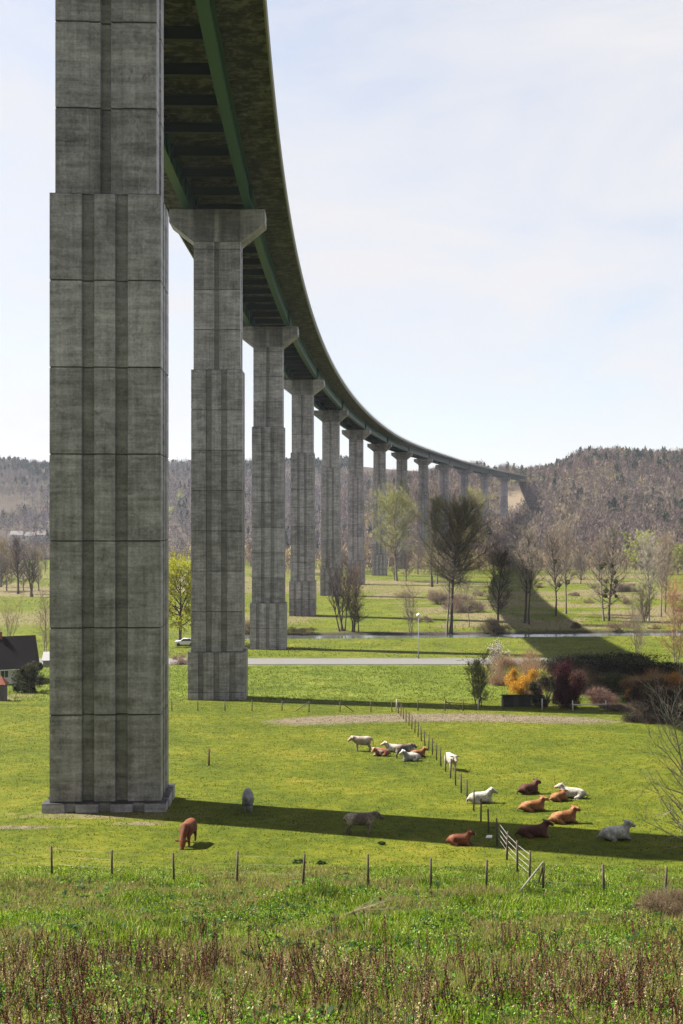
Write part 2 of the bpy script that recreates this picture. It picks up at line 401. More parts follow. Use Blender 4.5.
def extrude(P, levels, d, y0, joint=.045, jd=.05):
    mb = MB(); k = len(P); rows = []
    for a, b in zip(levels[:-1], levels[1:]):
        if rows: rows.append((inset(P, jd, d), a)); 
        rows.append((P, a + (joint if rows else 0))); rows.append((P, b - (joint if b != levels[-1] else 0)))
        if b != levels[-1]: rows.append((inset(P, jd, d), b - joint)); 
    # ordered: P low, P high, inset, inset, P ...
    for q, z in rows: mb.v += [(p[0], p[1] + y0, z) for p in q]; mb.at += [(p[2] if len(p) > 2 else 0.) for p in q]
    for i in range(len(rows) - 1):
        for j in range(k):
            a = i * k + j; b = i * k + (j + 1) % k; mb.f.append((a, b, b + k, a + k))
    mb.f.append(tuple(range(k))[::-1]); mb.f.append(tuple((len(rows) - 1) * k + j for j in range(k)))
    return mb
LOW = prof(3.15, 3.9, [(-1.35, -.62, .28), (.55, 1.29, .28)], .28, [(1.1, 1.7, .18), (2.2, 2.8, .18)], .18)
UPP = prof(2.88, 3.4, [(-1.0, -.36, .07), (-.34, .3, .32), (.32, .98, .07)], .3, [(1.2, 2.2, .15)], .15)
BAS = prof(3.5, 4.7, [(-2.25, -1.6, .25), (-.35, .37, .25), (1.6, 2.3, .25)], .25, [(.9, 1.5, .25), (3.1, 3.7, .25)], .25)
l0, l1, l2 = -16.0, -16.0 + 7 * 4.97, 38.6
low_me = extrude(LOW, [l0 + 4.97 * i for i in range(8)], 3.9, 0)
CAPM = MB()
cp = [(-5.9, 38.6), (-5.9, 37.0), (-2.9, 34.6), (2.9, 34.6), (5.9, 37.0), (5.9, 38.6)]
for y in (-.02, 3.44): CAPM.v += [(x, y, z) for x, z in cp]
CAPM.f = [(0, 1, 2, 3, 4, 5), tuple(range(11, 5, -1))] + [(i, i + 6, (i + 1) % 6 + 6, (i + 1) % 6) for i in range(6)]
for i, s in enumerate(PS[:-1]):
    X, Y, t = path(s); dz = rise(s)
    low = MB(); low.v = low_me.v; low.f = low_me.f; low.at = low_me.at
    pier = low.build('pier', CONC, via, (X, Y, 0)); pier.rotation_euler = (0, 0, -t)
    if dz > .1 and False: pass
    top = l1 + dz
    lv = [l1 + (38.6 + dz - l1) / 4 * k for k in range(4)] + [34.6 + dz]
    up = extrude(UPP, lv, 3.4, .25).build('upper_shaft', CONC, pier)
    # cap split in panels by shallow recesses at front and back
    cb = MB(); cb.v = [(x, y + .25, z + dz) for x, y, z in CAPM.v]; cb.f = CAPM.f
    for (a, b) in ((-2.85, -1.02), (-.98, -.36), (.34, .98), (1.02, 2.85)):
        cb.box((a, .13, 34.62 + dz), (b, .225, 38.58 + dz))
    cb.build('cap', CONC, pier)
    for u in (-3.8, 3.8): 
        bb = MB(); bb.box((u - .4, 1.5, 38.6 + dz), (u + .4, 2.4, 38.915 + dz)); bb.build('bearing', STEEL, pier)
    gb = min(T1(X + a, Y + b) for a in (-4, 4) for b in (-1, 5)) - 1.2
    lvl = [min(l0 - .3, gb)] if gb > l0 - 5.9 else [gb, l0 - 5.9]
    if gb < l0 - .6:
        extrude(BAS, lvl + [l0], 4.7, -.4).build('base_block', CONC, pier)
X, Y, t = path(1031); g = MB(); g.box((-8.3, -1, 12), (8.3, 12, 40.9)); ab = g.build('abutment', CONC, via, (X, Y, 0)); ab.rotation_euler = (0, 0, -t)

# ------------------------------------------------------------------ vegetation generators
def prism_np(P0, P1, R0, R1, n=3):
    P0 = np.asarray(P0, float); P1 = np.asarray(P1, float); R0 = np.asarray(R0, float); R1 = np.asarray(R1, float)
    d = P1 - P0; d /= np.linalg.norm(d, axis=1)[:, None] + 1e-9
    ref = np.where(np.abs(d[:, 2:3]) < .9, np.array([[0, 0, 1.]]), np.array([[1., 0, 0]]))
    u = np.cross(d, ref); u /= np.linalg.norm(u, axis=1)[:, None]; w = np.cross(d, u)
    V = []
    for P, Rr in ((P0, R0), (P1, R1)):
        for k in range(n):
            a = 2 * math.pi * k / n; V.append(P + (u * math.cos(a) + w * math.sin(a)) * Rr[:, None])
    V = np.stack(V, 1); m = len(P0); base = (np.arange(m) * 2 * n)[:, None]
    T = []
    for k in range(n):
        k2 = (k + 1) % n; T += [np.array([k, k2, n + k2]), np.array([k, n + k2, n + k])]
    T = (base[:, None, :] + np.array(T)[None]).reshape(-1, 3)
    return V.reshape(-1, 3), T
def flat_np(P0, D, W, rng, tip=0.):
    "thin triangles from P0 along D, base width W"
    n = len(P0); r = rng.normal(size=(n, 3)); s = np.cross(D, r); s /= np.linalg.norm(s, axis=1)[:, None] + 1e-9
    s *= (np.asarray(W) / 2).reshape(-1, 1)
    V = np.stack([P0 - s, P0 + s, P0 + D], 1).reshape(-1, 3)
    return V, np.arange(3 * n).reshape(-1, 3)
def leaf_np(P, size, rng, up=0.):
    n = len(P); a = rng.normal(size=(n, 3)); a /= np.linalg.norm(a, axis=1)[:, None]
    b = np.cross(a, rng.normal(size=(n, 3))); b /= np.linalg.norm(b, axis=1)[:, None]
    s = (np.asarray(size) * rng.uniform(.6, 1.3, n))[:, None]
    V = np.stack([P - a * s, P + b * s * .5, P + a * s, P - b * s * .5], 1).reshape(-1, 3)
    i = np.arange(n)[:, None] * 4
    return V, np.concatenate([i + [0, 1, 2], i + [0, 2, 3]], 1).reshape(-1, 3)
def jitter(c, n, rng, v=.25, rep=1):
    c = np.asarray(c, float); k = rng.uniform(1 - v, 1 + v, (n, 1)); h = rng.uniform(1 - v * .3, 1 + v * .3, (n, 3))
    return np.repeat(np.clip(c * k * h, 0, 1), rep, 0)
def unit(v): return v / (np.linalg.norm(v) + 1e-9)

def tree(name, loc, H, label, cat='tree', group=None, seed=1, spread=.28, cb=.25, ang=35, up=.5, n1=34, n2=7, n3=9, rt=None,
         bark=None, twig=(.20, .16, .12), tw=.03, leafc=None, leaf_n=0, leaf_s=.12, stems=1, droop=0., lean=0., balls=0, tl=.13, shape='dome'):
    rng = np.random.default_rng(seed); bark = bark or BARK
    root = empty(name, loc, 0, label, cat, group)
    rt = rt or H * .016
    A, B, RA, RB = [], [], [], []; TP, TD = [], []; tips = []
    def seg(a, b, r0, r1): A.append(a); B.append(b); RA.append(r0); RB.append(r1)
    for st in range(stems):
        hs = H * (1 if st == 0 else rng.uniform(.65, .98)); r0 = rt * (1 if stems == 1 else .6)
        th = rng.uniform(0, 6.28); ln = lean if stems == 1 else rng.uniform(.08, .3)
        n = 9; pts = [np.array([rng.normal(0, .03 * H) if stems > 1 else 0., rng.normal(0, .03 * H) if stems > 1 else 0., -.15])]
        d = unit(np.array([math.cos(th) * ln, math.sin(th) * ln, 1.]))
        if stems == 1 and lean: d = unit(np.array([lean, 0, 1.]))
        for i in range(n):
            d = unit(d + rng.normal(0, .035, 3) + np.array([0, 0, .05])); pts.append(pts[-1] + d * hs / n)
        pts = np.array(pts); rad = r0 * np.linspace(1, .12, n + 1) ** .9; rad[0] *= 1.35
        for i in range(n): seg(pts[i], pts[i + 1], rad[i], rad[i + 1])
        for k in range(n1):
            f = cb + (1 - cb) * ((k + rng.uniform(0, 1)) / n1); f = min(f, .99)
            q = f * n; i = int(q); p = pts[i] + (pts[min(i + 1, n)] - pts[i]) * (q - i)
            rel = (f - cb) / (1 - cb)
            if shape == 'dome': Lb = H * spread * (.55 + 1.1 * math.sin(math.pi * (rel * .75 + .12))) * (1 - .35 * rel)
            elif shape == 'column': Lb = H * spread * (.8 + .5 * math.sin(math.pi * rel)) * (1 - .5 * rel)
            else: Lb = H * spread * (1.25 - .7 * rel)
            Lb *= rng.uniform(.65, 1.2); a = R(ang) * rng.uniform(.7, 1.3) * (1.15 - .5 * rel); ph = k * 2.4 + rng.uniform(-.5, .5)
            bd = np.array([math.cos(ph) * math.sin(a), math.sin(ph) * math.sin(a), math.cos(a)])
            bp = p; rb = max(.012, rt * .42 * (1 - .65 * rel)) ; m = 4; bps = [bp]
            for j in range(m):
                bd = unit(bd + rng.normal(0, .13, 3) + np.array([0, 0, up * .25 - droop * .3 * j])); bp = bp + bd * Lb / m; bps.append(bp)
            for j in range(m): seg(bps[j], bps[j + 1], rb * (1 - .22 * j), rb * (1 - .22 * (j + 1)))
            for k2 in range(n2):
                g = rng.uniform(.2, 1) * m * .999; j = int(g); sp = bps[j] + (bps[j + 1] - bps[j]) * (g - j)
                sd = unit(unit(bps[j + 1] - bps[j]) + rng.normal(0, .55, 3) + np.array([0, 0, up * .3 - droop]))
                sl = H * tl * rng.uniform(.5, 1.1); e1 = sp + sd * sl * .5; sd2 = unit(sd + rng.normal(0, .2, 3) + np.array([0, 0, up * .2 - droop])); e2 = e1 + sd2 * sl * .5
                seg(sp, e1, rb * .33, rb * .2); seg(e1, e2, rb * .2, rb * .07)
                t = rng.uniform(.1, 1, n3)[:, None]; P = sp + (e1 - sp) * np.minimum(t * 2, 1) + (e2 - e1) * np.maximum(t * 2 - 1, 0)
                D = sd + rng.normal(0, .55, (n3, 3)) + np.array([0, 0, up * .35 - droop * 1.3]); D /= np.linalg.norm(D, axis=1)[:, None]
                D *= H * tl * .55 * rng.uniform(.5, 1.3, (n3, 1)); TP.append(P); TD.append(D)
    V, T = prism_np(A, B, RA, RB, 5 if H > 12 else 4)
    me = tri_mesh('trunk', V, T); link('trunk', me, bark, root, smooth=True)
    TP = np.concatenate(TP); TD = np.concatenate(TD)
    V, T = flat_np(TP, TD, tw * rng.uniform(.6, 1.2, len(TP)), rng); C = jitter(twig, len(TP), rng, .35, 3)
    if leafc is not None and leaf_n:
        k = rng.integers(0, len(TP), leaf_n); P = TP[k] + TD[k] * rng.uniform(.3, 1.05, (leaf_n, 1)) + rng.normal(0, .05, (leaf_n, 3))
        V2, T2 = leaf_np(P, leaf_s, rng); T = np.concatenate([T, T2 + len(V)]); V = np.concatenate([V, V2]); C = np.concatenate([C, jitter(leafc, leaf_n, rng, .4, 4)])
    crown = link('crown', tri_mesh('crown', V, T, C), LEAF if leafc is not None else TWIG, root)
    for b in range(balls):                               # mistletoe clumps
        f = rng.uniform(.25, .75); ph = rng.uniform(0, 6.28); rr = H * spread * rng.uniform(.15, .5)
        c = np.array([math.cos(ph) * rr, math.sin(ph) * rr, f * H]); nn = 260
        P = rng.normal(0, 1, (nn, 3)); P /= np.linalg.norm(P, axis=1)[:, None]; P = c + P * rng.uniform(.2, 1, (nn, 1)) ** .5 * rng.uniform(.45, .8)
        V, T = leaf_np(P, .16, rng); link('mistletoe', tri_mesh('mistletoe', V, T, jitter((.035, .05, .012), nn, rng, .4, 4)), LEAF, root)
    return root

def bush(name, loc, size, label, cat='bush', group=None, seed=1, n=5000, col=(.06, .09, .02), col2=None, ls=.09, twigs=900, twc=(.12, .08, .06), tw=.025, hollow=.55, rz=0, up=.2, lumps=14, tlen=.35, flat_bottom=True, stemn=14):
    "uneven mass: lumps of leaves and twigs scattered through an ellipsoid, on short stems"
    rng = np.random.default_rng(seed); sx, sy, sz = size
    root = empty(name, loc, rz, label, cat, group)
    c = rng.normal(0, 1, (lumps, 3)); c /= np.linalg.norm(c, axis=1)[:, None]; ra = np.sqrt(rng.uniform(0, 1, lumps)) * .85; an = rng.uniform(0, 6.28, lumps)
    c = np.stack([ra * np.cos(an), ra * np.sin(an), rng.uniform(0, 1, lumps) * (1.35 - .9 * ra ** 2) - .85], -1)
    lr = rng.uniform(.16, .42, lumps)
    st = MB()
    for k in range(stemn):
        e = c[rng.integers(0, lumps)]; a = (rng.normal(0, .12) * sx, rng.normal(0, .12) * sy, -.1)
        b = (e[0] * sx, e[1] * sy, (e[2] * .5 + .5) * sz)
        mid = ((a[0] * .5 + b[0] * .5) * .8, (a[1] * .5 + b[1] * .5) * .8, b[2] * .5)
        st.tube([a, mid, b], [.02 + .012 * sz, .015 + .006 * sz, .008], 4)
    st.build('stem', BARKD, root)
    V = np.zeros((0, 3)); T = np.zeros((0, 3), int); C = np.zeros((0, 3))
    def pts(m):
        k = rng.integers(0, lumps, m); d = rng.normal(0, 1, (m, 3)); d /= np.linalg.norm(d, axis=1)[:, None]
        r = rng.uniform(0, 1, (m, 1)) ** hollow; P = c[k] + d * r * lr[k][:, None]
        P[:, 2] = np.maximum(P[:, 2], -.95 + rng.uniform(0, .3, m)); return P * np.array([sx, sy, sz * .5]) + np.array([0, 0, sz * .5]), d
    if n:
        P, d = pts(n); V2, T2 = leaf_np(P, ls, rng); cc = jitter(col, n, rng, .45)
        if col2 is not None:
            w = (rng.uniform(0, 1, n) < .35); cc[w] = jitter(col2, int(w.sum()), rng, .35)
        V, T, C = V2, T2, np.repeat(cc, 4, 0)
    if twigs:
        P, d = pts(twigs); D = d * .8 + rng.normal(0, .4, (twigs, 3)) + np.array([0, 0, up * 3]); D /= np.linalg.norm(D, axis=1)[:, None]; D *= tlen * sz * rng.uniform(.4, 1.1, (twigs, 1))
        P[:, 2] = np.maximum(.02, P[:, 2] - .1 * sz)
        V2, T2 = flat_np(P, D, tw * rng.uniform(.6, 1.3, twigs), rng)
        T = np.concatenate([T, T2 + len(V)]); V = np.concatenate([V, V2]); C = np.concatenate([C, jitter(twc, twigs, rng, .4, 3)])
    link('crown', tri_mesh('crown', V, T, C), LEAF if n else TWIG, root)
    return root
def hpx(loc, px): return px / (F / loc.y)             # pixels to metres at that distance

# ---- individual trees (base pixel, height in pixels)
def T_(px, py, hp, label, name='bare_tree', **kw):
    g = gp(px, py); return tree(name, g, hpx(g, hp), label, **kw)
GV = 'bare trees in the valley meadow'
T_(451, 634, 116, 'tall bare tree on the stream bank with dense dark dome crown beside the street lamp', seed=11, group=GV, spread=.25, cb=.42, ang=68, up=.62, n1=100, n2=12, n3=13, tw=.05, twig=(.12, .105, .06), bark=BARKD, rt=.42, tl=.12)
T_(447, 634, 96, 'thin bare tree with two low stems at the foot of the tall dark dome tree', seed=12, group=GV, spread=.12, cb=.2, ang=55, n1=40, n2=5, n3=8, twig=(.15, .11, .08), rt=.25, shape='column')
T_(397, 581, 74, 'yellow-green budding tree with round crown in front of the distant piers', name='budding_tree', seed=13, group=GV, spread=.40, cb=.28, ang=52, n1=60, n2=9, n3=10, tw=.06, twig=(.22, .21, .10), leafc=(.20, .21, .06), leaf_n=15000, leaf_s=.24, rt=.5)
T_(432, 587, 84, 'slender grey poplar with upright limbs left of the dark dome tree', name='poplar', seed=14, group=GV, spread=.19, cb=.3, ang=32, n1=50, n2=8, n3=9, tw=.06, twig=(.13, .13, .075), rt=.5, shape='column', bark=BARKD)
T_(437, 584, 78, 'shorter second poplar trunk just right of the slender grey poplar', name='poplar', seed=15, group=GV, spread=.14, cb=.35, ang=26, n1=34, n2=7, n3=9, tw=.06, twig=(.16, .16, .07), rt=.4, shape='column')
T_(470, 566, 60, 'yellow-green budding tree showing right of the dark dome crown', name='budding_tree', seed=16, group=GV, spread=.38, cb=.2, ang=42, n1=44, n2=8, n3=9, tw=.07, twig=(.25, .23, .09), leafc=(.24, .23, .06), leaf_n=12000, leaf_s=.28, rt=.5)
T_(469, 627, 48, 'small thin bare tree right of the tall dome tree', seed=17, group=GV, spread=.16, cb=.3, ang=50, n1=26, n2=5, n3=7, twig=(.14, .11, .09), rt=.14)
T_(412, 635, 52, 'slim cluster of straight bare stems on the stream bank left of the street lamp', name='bare_sapling', seed=18, group=GV, spread=.13, cb=.2, ang=45, n1=16, n2=5, n3=6, stems=4, twig=(.16, .12, .09), rt=.15)
T_(342, 631, 74, 'dark leaning multi-stemmed bare tree on the stream bank in front of the fifth pier', seed=19, group=GV, spread=.16, cb=.3, ang=40, n1=14, n2=6, n3=7, stems=5, twig=(.07, .05, .045), bark=BARKD, rt=.3, tw=.04)
T_(356, 632, 62, 'brown twiggy multi-stemmed tree on the stream bank in front of the sixth pier', seed=20, group=GV, spread=.18, cb=.15, ang=45, n1=14, n2=6, n3=9, stems=7, twig=(.13, .09, .06), bark=BARKD, rt=.2, tw=.04)
T_(525, 623, 85, 'bare pale-topped tree standing in the viaduct shadow, with a double trunk', seed=21, group=GV, spread=.21, cb=.34, ang=44, n1=46, n2=8, n3=10, twig=(.26, .22, .18), rt=.34, tw=.045, bark=BARKD)
T_(529, 624, 70, 'second dark trunk close behind the pale-topped tree in the viaduct shadow', seed=22, group=GV, spread=.15, cb=.4, ang=32, n1=30, n2=6, n3=9, twig=(.22, .19, .15), rt=.26, tw=.045, bark=BARKD)
T_(498, 622, 62, 'dark bushy bare tree in the middle of the viaduct shadow', seed=23, group=GV, spread=.26, cb=.1, ang=45, n1=50, n2=8, n3=10, twig=(.05, .045, .03), rt=.3, tw=.06, bark=BARKD)
T_(556, 616, 78, 'bare poplar with one dark mistletoe ball at the edge of the viaduct shadow', name='poplar', seed=24, group=GV, spread=.2, cb=.3, ang=40, n1=50, n2=7, n3=9, twig=(.22, .18, .14), rt=.28, tw=.04, balls=2, bark=BARKD)
T_(566, 614, 82, 'pale bare poplar just right of the shadow edge', name='poplar', seed=25, group=GV, spread=.21, cb=.32, ang=36, n1=50, n2=7, n3=9, twig=(.25, .21, .16), rt=.28, tw=.04, balls=1)
T_(604, 621, 76, 'open bare tree with low spreading branches, left one of the mistletoe pair', seed=26, group=GV, spread=.26, cb=.15, ang=60, n1=44, n2=6, n3=8, twig=(.22, .18, .14), rt=.26, tw=.04, balls=3)
T_(609, 621, 84, 'dark-trunked bare tree carrying many mistletoe clumps, right one of the pair', seed=27, group=GV, spread=.22, cb=.18, ang=52, n1=46, n2=6, n3=8, twig=(.20, .17, .13), rt=.3, tw=.04, balls=8, bark=BARKD)
T_(644, 622, 36, 'low dark multi-stemmed shrub tree left of the white-barked tree', name='bare_shrub', seed=28, group=GV, spread=.25, cb=.1, ang=45, n1=14, n2=6, n3=8, stems=5, twig=(.16, .12, .08), rt=.22)
T_(649, 621, 76, 'pale-branched bare tree right of the low multi-stemmed shrub', seed=29, group=GV, spread=.23, cb=.25, ang=45, n1=48, n2=7, n3=9, twig=(.34, .30, .25), rt=.27, tw=.04, bark=BARKP)
T_(661, 617, 74, 'slim bare tree with brown crown second from the right edge of the meadow', seed=30, group=GV, spread=.2, cb=.3, ang=40, n1=44, n2=7, n3=9, twig=(.24, .19, .14), rt=.22, tw=.04)
T_(665.5, 613, 70, 'bare tree with dark trunk rightmost of the meadow group', seed=31, group=GV, spread=.17, cb=.3, ang=42, n1=44, n2=7, n3=9, twig=(.22, .18, .13), rt=.22, tw=.04, bark=BARKD)
T_(18, 594, 50, 'purplish bare tree in the tan reeds at the left edge', seed=32, group='bare trees left of the near pier', spread=.22, cb=.3, ang=36, n1=44, n2=8, n3=9, twig=(.10, .075, .08), rt=.4, tw=.06, bark=BARKD)
T_(32, 597, 44, 'dark clump of bare trunks in the reeds beside the near pier', seed=33, group='bare trees left of the near pier', spread=.2, cb=.35, ang=36, n1=14, n2=6, n3=8, stems=4, twig=(.09, .07, .07), rt=.4, tw=.05, bark=BARKD)
T_(8, 640, 46, 'bare sapling rising behind the dark house roof near its chimney', name='bare_sapling', seed=34, spread=.25, cb=.1, ang=40, n1=10, n2=5, n3=6, stems=4, twig=(.20, .14, .07), rt=.1)
T_(44, 655, 62, 'thin bare tree behind the house right against the near pier', name='bare_sapling', seed=35, spread=.22, cb=.15, ang=45, n1=20, n2=5, n3=6, twig=(.18, .14, .08), rt=.14, stems=2)
T_(180, 645, 68, 'yellow-green weeping willow between the first two piers', name='willow', seed=36, spread=.40, cb=.28, ang=58, up=.5, n1=34, n2=9, n3=10, droop=.35, twig=(.30, .30, .03), tw=.04, leafc=(.33, .33, .025), leaf_n=42000, leaf_s=.12, rt=.38, bark=BARKD, tl=.16)
T_(638, 655, 62, 'cluster of thin bare saplings above the dark hedge', name='bare_sapling', seed=37, spread=.16, cb=.1, ang=30, n1=12, n2=4, n3=6, stems=8, twig=(.20, .16, .12), rt=.07)
T_(676, 668, 80, 'orange-brown bare tree at the right edge above the hedge', name='bare_sapling', seed=38, spread=.2, cb=.1, ang=40, n1=30, n2=6, n3=8, stems=3, twig=(.30, .17, .08), rt=.12)
T_(641, 574, 30, 'bright yellow-green tree among the brown woodland edge', name='budding_tree', seed=39, spread=.62, cb=.15, ang=50, n1=40, n2=7, n3=6, twig=(.28, .28, .08), tw=.08, leafc=(.30, .33, .07), leaf_n=12000, leaf_s=.36, rt=.35)
T_(678, 575, 22, 'smaller yellow-green tree at the right edge of the woodland', name='budding_tree', seed=40, spread=.62, cb=.15, ang=50, n1=40, n2=7, n3=6, twig=(.26, .25, .08), tw=.08, leafc=(.28, .30, .07), leaf_n=5000, leaf_s=.3, rt=.35)
# garden trees and shrubs
T_(479, 706, 50, 'small olive-green budding tree beside the dark shed', name='garden_tree', seed=41, spread=.24, cb=.12, ang=40, n1=14, n2=7, n3=8, stems=5, twig=(.12, .10, .05), leafc=(.13, .15, .04), leaf_n=3500, leaf_s=.07, rt=.11)
T_(497, 680, 34, 'bush with white blossom behind the orange-yellow bush', name='blossom_bush', seed=42, spread=.3, cb=.1, ang=40, n1=16, n2=7, n3=8, stems=4, twig=(.12, .09, .07), leafc=(.55, .52, .47), leaf_n=1500, leaf_s=.09, rt=.1)
def B_(px, py, wpx, hp, label, name='bush', depth=.7, **kw):
    g = gp(px, py); w = hpx(g, wpx) / 2; return bush(name, g, (w, w * depth, hpx(g, hp)), label, **kw)
B_(520, 684, 66, 44, 'brown bare shrub behind the orange-yellow bush', seed=50, n=1500, col=(.16, .11, .05), twigs=8000, twc=(.24, .16, .10), tlen=.3)
B_(524, 699, 38, 44, 'bright orange-yellow flowering bush behind the shed', name='forsythia_bush', seed=51, n=9000, col=(.46, .27, .02), col2=(.34, .16, .03), ls=.085, twigs=1500, twc=(.35, .18, .03), up=.5)
B_(544, 690, 16, 28, 'pale yellow-green shrub squeezed between orange bush and dark red bush', seed=52, n=2500, col=(.26, .26, .05), twigs=400)
B_(546, 707, 34, 48, 'dark green rounded evergreen left of the dark red bush', name='evergreen_bush', seed=53, n=9000, col=(.014, .024, .010), ls=.1)
B_(564, 708, 46, 64, 'tall dark purple-red leafed bush', name='purple_bush', seed=54, n=14000, col=(.04, .010, .014), ls=.1, twigs=1600, twc=(.07, .018, .02), up=.5)
B_(602, 705, 32, 26, 'reddish-brown twiggy shrub at the field edge', seed=55, n=1800, col=(.10, .06, .05), twigs=4500, twc=(.19, .115, .095), tlen=.3)
B_(634, 699, 22, 14, 'low orange flowering bush in the hedge shade', name='forsythia_bush', seed=56, n=3500, col=(.50, .24, .02), ls=.07, twigs=500, twc=(.3, .15, .04))
B_(676, 695, 40, 30, 'orange-brown bush at the right edge', seed=57, n=2500, col=(.32, .16, .03), twigs=5000, twc=(.28, .13, .05), tlen=.3)
B_(610, 676, 180, 30, 'long dark hedge running to the right edge', name='hedge', seed=58, depth=.14, n=24000, col=(.022, .026, .014), ls=.13, twigs=9000, twc=(.075, .055, .045), lumps=70, stemn=30)
B_(612, 694, 74, 26, 'dark green clipped hedge behind the reddish shrub', name='hedge', seed=59, depth=.2, n=14000, col=(.045, .062, .02), ls=.1, twigs=3500, twc=(.14, .11, .07), lumps=40)
B_(650, 694, 60, 32, 'rusty brown twiggy hedge above the bramble bank', name='hedge', seed=60, depth=.4, n=2500, col=(.14, .08, .03), twigs=9000, twc=(.25, .14, .075), lumps=24, tlen=.25)
B_(664, 722, 74, 32, 'black-green bramble thicket at the right edge of the field', name='bramble_thicket', seed=61, n=15000, col=(.013, .016, .010), ls=.09, twigs=6000, twc=(.10, .065, .055), lumps=30)
B_(658, 703, 76, 30, 'tangled dark brown hedge filling the corner between clipped hedge and bramble bank', name='hedge', seed=161, depth=.25, n=8000, col=(.045, .038, .022), ls=.10, twigs=9000, twc=(.09, .055, .04), lumps=45, tlen=.25)
B_(583, 694, 34, 40, 'dark leafless shrub between purple-red bush and clipped hedge', name='bare_shrub', seed=162, n=1500, col=(.05, .05, .02), twigs=5000, twc=(.10, .07, .05), tlen=.3)
B_(618, 711, 40, 12, 'low brown bramble mound beside the pale gate post', name='bramble_mound', seed=62, n=2500, col=(.09, .065, .045), ls=.06, twigs=3000, twc=(.2, .14, .12))
B_(463, 612, 44, 26, 'wide brown rounded shrub in the meadow behind the dome tree', name='bare_shrub', seed=63, n=300, twigs=7000, twc=(.16, .115, .09), tw=.05, tlen=.25, group='round shrubs in the meadow')
B_(438, 604, 26, 18, 'smaller brown shrub left of the wide rounded one', name='bare_shrub', seed=64, n=300, twigs=4000, twc=(.17, .125, .09), tw=.05, group='round shrubs in the meadow')
B_(493, 635, 34, 22, 'dark shrub on the stream bank at the shadow edge', name='bank_shrub', seed=65, n=900, col=(.06, .05, .02), twigs=5000, twc=(.10, .08, .05), tw=.04)
B_(390, 566, 26, 20, 'tan round shrub under the yellow-green budding tree', name='bare_shrub', seed=66, n=300, twigs=4500, twc=(.25, .2, .11), tw=.09, group='round shrubs in the meadow')
rq = random.Random(9); SP = ((575, 596), (588, 603), (624, 604), (540, 588), (632, 586), (672, 600), (596, 588), (680, 612), (575, 628), (620, 631), (402, 598), (480, 596), (424, 622), (268, 612), (654, 629))
for k, (px, py) in enumerate(SP):
    g = gp(px, py); w = rq.uniform(1.6, 3.6); bush('bare_shrub', g, (w, w * .8, w * rq.uniform(.7, 1.1)), 'low bare brown shrub scattered in the middle meadow', 'bush', 'low shrubs scattered in the meadow', seed=300 + k, n=100, col=(.12, .10, .04), twigs=1500, twc=rq.choice([(.15, .11, .08), (.20, .15, .09), (.12, .09, .07)]), tw=.05, tlen=.35)
B_(620, 592, 44, 12, 'low grey-brown shrub row in the far meadow', name='bare_shrub', seed=67, n=100, twigs=4500, twc=(.16, .13, .1), tw=.07, depth=.3, group='round shrubs in the meadow')
B_(34, 693, 38, 44, 'dark glossy evergreen bush beside the house', name='evergreen_bush', seed=68, n=15000, col=(.016, .022, .010), col2=(.06, .065, .03), ls=.10, twigs=200, depth=1)
B_(250, 633, 26, 20, 'grey-brown bank shrub beside the third pier', name='bank_shrub', seed=69, n=200, twigs=3500, twc=(.17, .13, .10), tw=.04)
B_(300, 634, 40, 9, 'low dark brush along the stream near the fourth pier', name='bank_shrub', seed=70, n=1500, col=(.04, .035, .02), twigs=3000, twc=(.08, .06, .04), tw=.04, depth=.3)
B_(183, 664, 26, 12, 'low red-brown shrub by the road beneath the willow', name='bank_shrub', seed=71, n=200, twigs=3000, twc=(.22, .15, .12), tw=.035)

